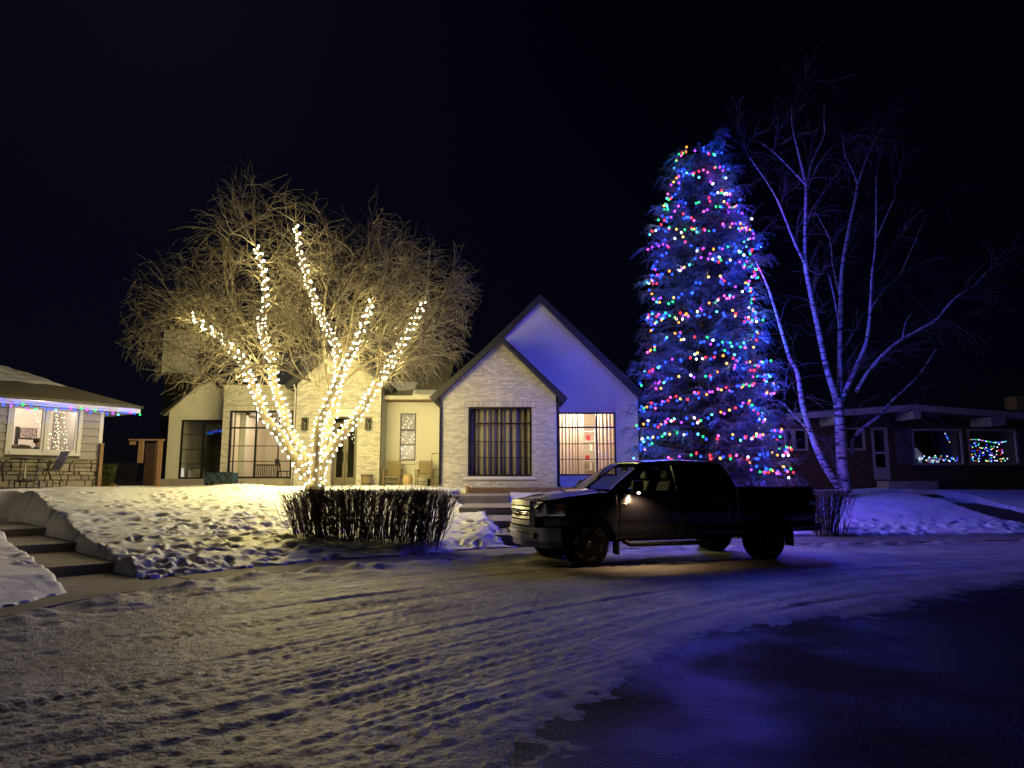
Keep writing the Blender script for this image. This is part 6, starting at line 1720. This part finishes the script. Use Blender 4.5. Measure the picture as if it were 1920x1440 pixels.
# white shelf with red boxes behind the sheer curtains
Yi = 28.6; x = PX(1104, Yi); t = thing('white_shelf', 'narrow white shelf with red boxes between the sheer curtains', 'shelf', (x, Yi, 1.4))
for s_ in (-0.26, 0.26): MB().box(x+s_-0.02, x+s_+0.02, Yi, Yi+0.3, 1.4, 3.6).build('side', white, t)
redb = pmat('red_box', (0.45, 0.02, 0.04), 0.6)
for k in range(6):
    z = 1.5+0.4*k; MB().box(x-.24, x+.24, Yi, Yi+.3, z, z+0.03).build('shelf_board', white, t)
for k, (dx, w, h_) in enumerate(((-.1, .12, .22), (.08, .09, .28), (-.05, .16, .2), (.1, .1, .25), (0.0, .14, .24))):
    z = 1.53+0.4*k; o = MB().box(x+dx-w/2, x+dx+w/2, Yi+.03, Yi+.2, z+.002, z+h_).build('gift_box', redb if k % 2 == 0 else plasterw); tag(o, ['red', 'cream', 'red', 'cream', 'red'][k]+' box on the %s shelf between the sheer curtains' % ['lowest', 'second lowest', 'middle', 'second highest', 'top'][k], 'box')

# toy village and fairy lights in the neighbour's windows
Yi = YR+0.45
zs = holes[0][2]
t = thing('window_ledge', 'dark display ledge inside the left picture window of the low brick house', 'ledge', (RX(1760), Yi, zs-0.3))
MB().box(RX(1714), RX(1806), Yi-0.22, Yi+0.25, zs+0.03, zs+0.07).build('board', darkroom, t); MB().box(RX(1714), RX(1806), Yi+0.2, Yi+0.25, zs-0.3, zs+0.029).build('support', darkroom, t)
zz0 = zs+0.072
iv = pmat('toy_white', (0.62, 0.64, 0.72), 0.6, emit=(0.55, 0.6, 1.0), estr=0.10)
def toy(px, w, h_, label, roof=True):
    x = RX(px); t = thing('toy_house', label, 'toy house', (x, Yi, zz0), group='toy houses in the window')
    MB().box(x-w/2, x+w/2, Yi-.1, Yi+.1, zz0, zz0+h_*0.55).build('wall', iv, t)
    MB().prism([(x-w/2-.03, zz0+h_*.553), (x+w/2+.03, zz0+h_*.553), (x, zz0+h_)], Yi-.13, Yi+.13).build('roof', iv, t, fixn=True)
    MB().box(x-w*0.15, x+w*0.05, Yi-.112, Yi-.101, zz0+.02, zz0+h_*0.28).build('door', blackm, t)
    MB().box(x+w*0.18, x+w*0.34, Yi-.112, Yi-.101, zz0+h_*.2, zz0+h_*0.4).build('window', emat('toy_glow', (0.6, 0.8, 1.0), 1.2) if 'toy_glow' not in MATS else MATS['toy_glow'], t)
toy(1728, 0.44, 0.66, 'larger white toy house at the left of the lit window display'); toy(1762, 0.30, 0.26, 'smaller white toy house at the right of the lit window display')
SM = {k: bulb_mesh('mini_'+k, c, s*0.55, 0.85) for k, (c, s) in CB.items()}
def mini_string(label, pts_, lampw=0.0):
    base = pts_[0]; bl = []
    for p in pts_:
        cn = random.choice(['blue', 'white', 'violet', 'red', 'cyan', 'yellow', 'blue', 'white', 'green'])
        bl.append((p, SM[cn], CB[cn][0], CW[cn]))
    string('fairy_lights', label, 'fairy lights', base, bl, list(pts_), None, 4, lampw, lambda p: Vector((0, -0.04, 0.0)), 0.003)
mini_string('little coloured lights along the toy village ledge', [Vector((RX(1738+q*1.9), Yi-0.12, zz0+0.14+0.10*math.sin(q*1.1)+0.1*random.random())) for q in range(36)], 0.10)
mini_string('few pale fairy lights in the top right corner of the toy village window', [Vector((RX(1786+q*1.7), Yi-0.1, RZ(812+q*4))) for q in range(5)], 0.05)
h2 = holes[1]; Yi2 = YR+0.40  # indoor tree and lights added to stand in for this window's reflections
mini_string('straight row of coloured lights across the rightmost picture window', [Vector((RX(1820+q*3.4), Yi2, RZ(826-3*math.sin(q*.25)))) for q in range(25)], 0.10)
t3 = thing('reflection_tree', 'small dark tree added for the reflections in the rightmost picture window', 'tree', (RX(1866), Yi2+0.55, h2[2]-0.25))
m = MB()
for k in range(1500):
    tt = random.random()**0.7; r_ = 0.62*(1-tt)+0.03; a = random.uniform(0, 6.28); p = Vector((RX(1866)+r_*math.cos(a), Yi2+0.55+r_*0.45*math.sin(a), h2[2]-0.2+1.35*tt))
    d = Vector((math.cos(a), math.sin(a), -0.3))*0.10; s_ = Vector((-math.sin(a), math.cos(a), 0))*0.012; m.add([p-s_, p+s_, p+d], [(0,1,2)])
m.build('foliage', needle, t3); MB().tube([(RX(1866), Yi2+.55, h2[2]-.25), (RX(1866), Yi2+.55, h2[2]+1.1)], 0.025, 6).build('trunk', sprbark, t3)
mini_string('scattered coloured lights added for the reflections in the rightmost picture window', [Vector((RX(1866)+random.uniform(-0.95, 0.95)*(1-0.35*q/90), Yi2+0.12, h2[2]+0.10+0.80*(q/90)**1.4+0.1*random.random())) for q in range(90)], 0.10)
